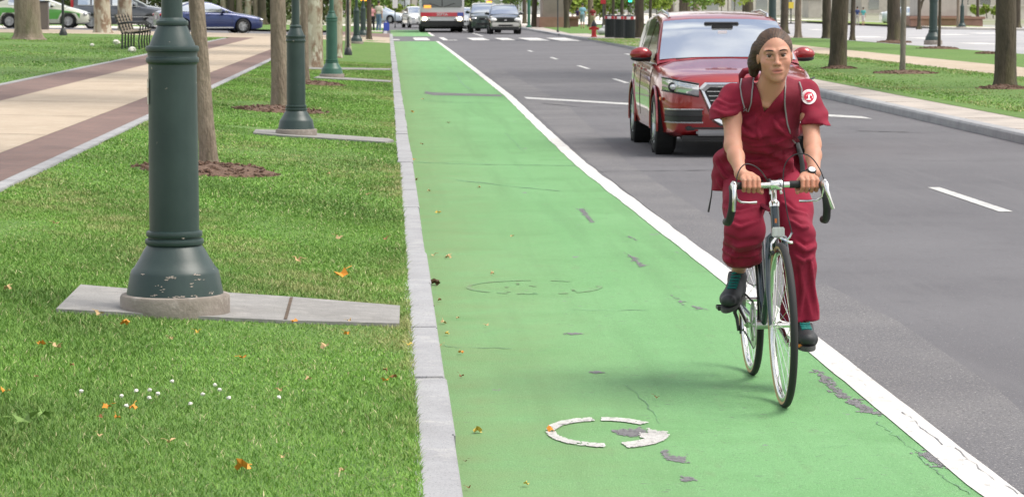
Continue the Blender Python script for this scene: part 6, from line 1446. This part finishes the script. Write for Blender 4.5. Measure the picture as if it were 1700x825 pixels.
# ---------------------------------------------------------------- fallen leaves, clover, litter
LC = {'orange': (.66,.27,.03), 'brown': (.26,.12,.045), 'yellow': (.66,.46,.08), 'tan': (.52,.36,.18), 'dark': (.10,.05,.025), 'green': (.16,.27,.06)}
LM = {k: mat('leaf_'+k, v, .7, var=[(tuple(c*.55 for c in v), 25, .5, .7)]) for k, v in LC.items()}
def leaf(px, py, spx, col, label, group, zf, name='fallen_leaf', lift=.036):
    q_ = ground(px, py, zf); r = random.Random(int(px*7+py)); s = spx*q_.y/F_PX*.62; n = 12; vs = [(0,0,0)]
    for i in range(n):
        a = 2*PI*i/n; rr = s*(1 if i % 2 == 0 else .55)*r.uniform(.8,1.15)*(1.25 if i == 0 else 1); vs.append((rr*math.cos(a), rr*math.sin(a)*.8, s*.35*math.sin(a*2+r.random()*3)+s*.25*abs(math.cos(a))))
    g = MB(); g.add(vs, [(0, i+1, (i+1) % n+1) for i in range(n)])
    g.tube([(-s*.9,0,.01),(-s*1.7,s*.15,.012)], s*.05, 4)
    o = obj(name, g, LM[col], smooth=False); o.location = (q_.x, q_.y, (zf(q_.x) if callable(zf) else zf)+lift); o.rotation_euler = (r.uniform(-.3,.3), r.uniform(-.3,.3), r.uniform(0, 6.28))
    return tag(o, label, 'leaf', group)
GLF = 'fallen leaves on the verge'; GLL = 'fallen leaves on the green lane'
for px, py, s, c, lb in [(402,792,32,'orange','big orange leaf low in the foreground grass'),(566,464,24,'orange','orange leaf on the grass between the nearest lamp post and the kerb'),(207,549,18,'orange','orange leaf just below the concrete strip under the nearest lamp'),(540,588,18,'tan','curled tan leaf below the right end of the concrete strip'),
   (282,749,14,'tan','tan leaf left above the big orange leaf'),(178,690,17,'orange','rust leaf left of the pair below the clover heads'),(220,692,16,'orange','rust leaf right of the pair below the clover heads'),(68,584,16,'orange','left rust leaf of the pair at the left picture edge'),(94,588,16,'tan','right paler leaf of the pair at the left picture edge'),(403,607,13,'orange','small orange leaf right of centre beneath the lamp strip'),(494,441,14,'tan','tan leaf on the grass right of the nearest lamp foot')]:
    leaf(px, py, s, c, lb, GLF, left_height)
for px, py, s, c in [(8,664,15,'orange'),(465,662,11,'tan'),(512,643,12,'tan'),(640,645,12,'orange'),(640,628,10,'brown'),(568,798,13,'tan'),(470,775,10,'tan'),(165,708,11,'brown'),(195,709,12,'orange'),(165,740,9,'tan'),(328,563,10,'yellow'),(284,575,9,'tan'),(165,533,14,'tan'),(489,545,12,'orange'),(575,566,10,'orange'),(580,544,8,'tan'),(562,403,12,'tan'),(640,405,9,'brown'),(12,490,14,'tan'),(92,380,10,'tan'),(545,295,7,'tan'),(610,330,7,'tan'),(655,640,12,'brown'),(60,640,9,'tan'),(120,620,9,'brown')]:
    leaf(px, py, s, c, 'small dry leaf lying loose in the grass of the verge', GLF, left_height)
leaf(40,712,34,'green','fresh green leaf lying low at the left edge of the grass',GLF,left_height); leaf(72,704,26,'green','second green leaf right of the one at the left edge',GLF,left_height)
for px, py, s, c, lb in [(722,472,20,'dark','dark brown curled leaf by the kerb left of the round manhole mark'),(793,717,19,'yellow','yellow leaf left of the white painted ring'),(914,716,16,'orange','orange leaf lying on the left end of the white painted ring'),(873,806,13,'yellow','yellow leaf at the lower picture edge on the green lane'),(678,574,10,'yellow','bright yellow petals on top of the kerb stone')]:
    leaf(px, py, s, c, lb, GLL, .125 if px == 678 else .008, lift=.008)
for px, py, s, c in [(727,354,9,'yellow'),(683,266,9,'orange'),(720,425,9,'tan'),(744,428,11,'tan'),(742,556,9,'yellow'),(736,537,12,'tan'),(765,587,10,'orange'),(718,510,8,'brown'),(730,500,8,'brown'),(760,530,7,'tan'),(817,456,8,'tan'),(766,626,9,'brown'),(1090,662,9,'brown'),(778,812,8,'brown'),(700,470,9,'brown'),(685,187,6,'orange'),(702,165,5,'tan'),(745,205,5,'brown'),(690,300,7,'brown'),(850,394,7,'tan'),(730,575,8,'tan'),(772,768,7,'dark'),(808,542,7,'tan'),(700,240,5,'brown'),(712,318,6,'tan'),(795,312,7,'tan')]:
    leaf(px, py, s, c, 'tiny dry leaf scattered on the green bike lane', GLL, .008, lift=.008)
M['clover'] = mat('clover_white', (.68,.66,.6), .8)
for i, (px, py) in enumerate([(135,669),(202,677),(226,668),(249,667),(262,673),(248,680),(286,652),(337,674),(357,658),(365,666),(380,680),(316,690),(463,679),(210,694)]):
    q_ = GL(px, py); t = tag(bpy.data.objects.new('clover_flower', None), 'white clover head standing in the foreground grass', 'flower', 'white clover heads'); C.objects.link(t); t.location = (q_.x, q_.y, LH(q_.x))
    g = MB(); g.ell((0,0,.045), (.0085,.0085,.007), 8, jit=.2, seed=i); obj('flower_head', g, M['clover'], t); g = MB(); g.tube([(0,0,0),(.003,0,.042)], .0012, 4); obj('stem', g, LM['green'], t)
for px, py, s, lb in [(193,75,.11,'white crumpled litter at the foot of the park bench'),(219,88,.11,'white scrap at the path edge below the park bench'),(153,78,.06,'small white scrap on the lawn before the pale plane tree')]:
    q_ = GL(px, py); g = MB(); g.ell((0,0,s*.6), (s,s*.8,s*.7), 10, jit=.25, seed=px); o = obj('litter', g, M['clover'], smooth=False); o.location = (q_.x, q_.y, LH(q_.x)+.02); tag(o, lb, 'litter')

# ---------------------------------------------------------------- worn marks on the lane
M['scar'] = mat('bare_asphalt', (.17,.168,.175), .9, var=[((.22,.215,.22), 30, .4, .7)]); M['tar'] = mat('tar_seam', (.10,.19,.11), .8, var=[((.15,.33,.16), 7, .48, .54)]); M['seam'] = mat('road_seam', (.075,.073,.076), .85)
M['stain'] = mat('dusty_stain', (.14,.20,.10), .85, var=[((.12,.26,.11), 8, .4, .6)])
def flecks(inside, x0, x1, y0, y1, cx, cy, thr, z, seed=0, jit=.5):
    """cells that survive a noise test, merged into one ragged sheet"""
    g = MB(); rr = random.Random(seed); nx, ny = int((x1-x0)/cx)+1, int((y1-y0)/cy)+1
    for i in range(nx):
        for j in range(ny):
            x, y = x0+(i+.5)*cx, y0+(j+.5)*cy; d = inside(x, y)
            if d is None: continue
            v = mnoise.noise(Vector((x*22+seed, y*9, 0)))*.6+mnoise.noise(Vector((x*70, y*26+seed, 5)))*.5
            if v > thr-d: 
                a = [(-.55,-.55),(.55,-.55),(.55,.55),(-.55,.55)]; g.add([(x+cx*(p+rr.uniform(-jit,jit)*.5), y+cy*(q_+rr.uniform(-jit,jit)*.5), z) for p, q_ in a], [(0,1,2,3)])
    return g
def pdist(P_):
    def f(x, y):
        ins_ = inpoly(np.array([x]), np.array([y]), P_)[0]; dm = 9
        for i in range(len(P_)):
            a, b_ = P_[i-1], P_[i]; t_ = max(0, min(1, ((x-a[0])*(b_[0]-a[0])+(y-a[1])*(b_[1]-a[1]))/max(1e-9, (b_[0]-a[0])**2+(b_[1]-a[1])**2))); dm = min(dm, math.hypot(x-a[0]-t_*(b_[0]-a[0]), (y-a[1]-t_*(b_[1]-a[1]))*.4))
        return dm*18+.05 if ins_ else (None if dm > .03 else -.1-dm*12)
    return f
def scar(pts, z=.0062, m='scar', jag=.25, name='worn_patch'):
    w_ = [ground(*p) for p in pts]; P_ = np.array([(p.x, p.y) for p in w_]); x0, y0 = P_.min(0)-.03; x1, y1 = P_.max(0)+.05
    cx = max(.007, (x1-x0)/60); cy = max(.012, (y1-y0)/70)
    return struct(name, flecks(pdist(P_), x0, x1, y0, y1, cx, cy, .12, z, int(pts[0][0])), M[m])
for pts in [[(960,348),(970,346),(987,370),(982,372)],[(1036,420),(1042,422),(1058,430),(1073,444),(1062,444),(1050,432)],[(1116,492),(1124,494),(1136,505),(1130,507)],[(1150,510),(1160,511),(1176,515),(1160,515)],
   [(1008,718),(1030,714),(1062,712),(1075,718),(1060,726),(1030,724)],[(1096,750),(1105,749),(1112,757),(1140,760),(1138,770),(1120,770),(1104,764)],[(1136,793),(1160,794),(1162,801),(1140,802)],
   [(1349,614),(1362,616),(1385,635),(1402,655),(1430,668),(1468,690),(1440,690),(1405,670),(1385,655),(1362,632)],[(1516,752),(1545,750),(1575,772),(1600,784),(1560,778)],[(978,619),(995,617),(1006,620),(990,623)],[(938,554),(955,553),(966,556),(950,558)],
   [(706,152),(715,154),(833,158),(833,161),(720,159),(705,156)],[(1062,404),(1050,398),(1038,392),(1046,392)]]: scar(pts)
def crackline(pts, w_=.008, m='tar', z=.0066):
    P_ = [ground(*p) for p in pts]; g = MB(); L_ = []; rr = random.Random(int(pts[0][0]))
    for a, b_ in zip(P_[:-1], P_[1:]):
        for q_ in range(6): p = a.lerp(b_, q_/6); L_.append((p.x+rr.uniform(-1,1)*.012, p.y+rr.uniform(-1,1)*.02))
    L_.append((P_[-1].x, P_[-1].y)); vs = []
    for i, (x, y) in enumerate(L_):
        a, b_ = L_[max(i-1,0)], L_[min(i+1,len(L_)-1)]; t_ = Vector((b_[0]-a[0], b_[1]-a[1])).normalized(); q_ = .6*w_*rr.uniform(.1,1.2); vs += [(x-t_.y*q_, y+t_.x*q_, z), (x+t_.y*q_, y-t_.x*q_, z)]
    g.add(vs, [(2*i, 2*i+1, 2*i+3, 2*i+2) for i in range(len(L_)-1)]); struct('lane_crack', g, M[m])
crackline([(742,112),(760,128),(768,140),(782,150)], .035); crackline([(690,270),(760,273),(860,275),(955,276)], .05); crackline([(700,168),(760,171),(820,172)], .06)
crackline([(1456,701),(1480,722),(1520,750),(1545,775),(1570,795),(1610,822)], .006); crackline([(838,222),(850,232),(872,254)], .012); crackline([(1040,640),(1075,675),(1095,705)], .004); crackline([(760,300),(860,312),(930,318)], .03)
crackline([(735,575),(760,578),(850,580)], .01); crackline([(950,515),(1010,517),(1075,516)], .012); crackline([(1280,740),(1360,745),(1410,741)], .003)
crackline([(1500,688),(1530,713),(1565,742)], .007, 'scar', z=.0105); crackline([(1580,745),(1640,790),(1690,824)], .004, 'scar', z=.0105)
crackline([(980,286),(1100,284),(1190,283)], .05, 'seam'); crackline([(1060,180),(960,178),(900,172)], .05, 'seam'); crackline([(1420,218),(1470,219),(1530,221)], .09, 'seam')
c_ = ground(887, 478); g = MB()
for a0 in np.linspace(0, 2*PI, 41)[:-1]:
    if rnd.random() < .22: continue
    a1 = a0+2*PI/40; w0 = .010+.010*rnd.random()
    g.add([((c_.x+(.385-w0*k)*math.cos(a)), c_.y+(.385-w0*k)*math.sin(a), .0064) for a, k in ((a0,-1),(a1,-1),(a1,1),(a0,1))], [(0,1,2,3)])
struct('manhole_ring', g, M['stain'])
c_ = ground(890, 480)
struct('manhole_wear', flecks(lambda x, y: (.0 if math.hypot(x-c_.x, y-c_.y) < .3 else None), c_.x-.3, c_.x+.3, c_.y-.3, c_.y+.3, .018, .03, .42, .0064, 7), M['stain'])
# remains of the painted cycle symbol: broken ring segments
c_ = ground(1006, 719.5); rx, ry = .212, .325
def arc(a0, a1, w_, thr, seed=0, z=.0088):
    def f(x, y):
        u, v = (x-c_.x)/rx, (y-c_.y)/ry; r_ = math.hypot(u, v); a = math.degrees(math.atan2(v, u)); a = a+360 if a < a0-1 and a0 > 90 else a
        if not (min(a0, a1) < a < max(a0, a1)): return None
        e_ = w_*(1+.7*abs(math.sin(math.radians(a))))-abs(r_-1); return None if e_ < 0 else min(.45, e_*14)+.16
    return struct('cycle_symbol', flecks(f, c_.x-rx*1.25, c_.x+rx*1.25, c_.y-ry*1.3, c_.y+ry*1.3, .0055, .010, thr, z, seed), M['white_line'])
arc(97, 171, .085, .28, seed=1); arc(176, 262, .085, .25, seed=2); arc(38, 88, .085, .12, seed=3); arc(-78, -12, .115, .02, seed=4)
scar([(1065,722),(1080,716),(1103,719),(1110,724),(1095,731),(1070,733),(1060,728)], .0092, 'white_line', name='cycle_symbol')
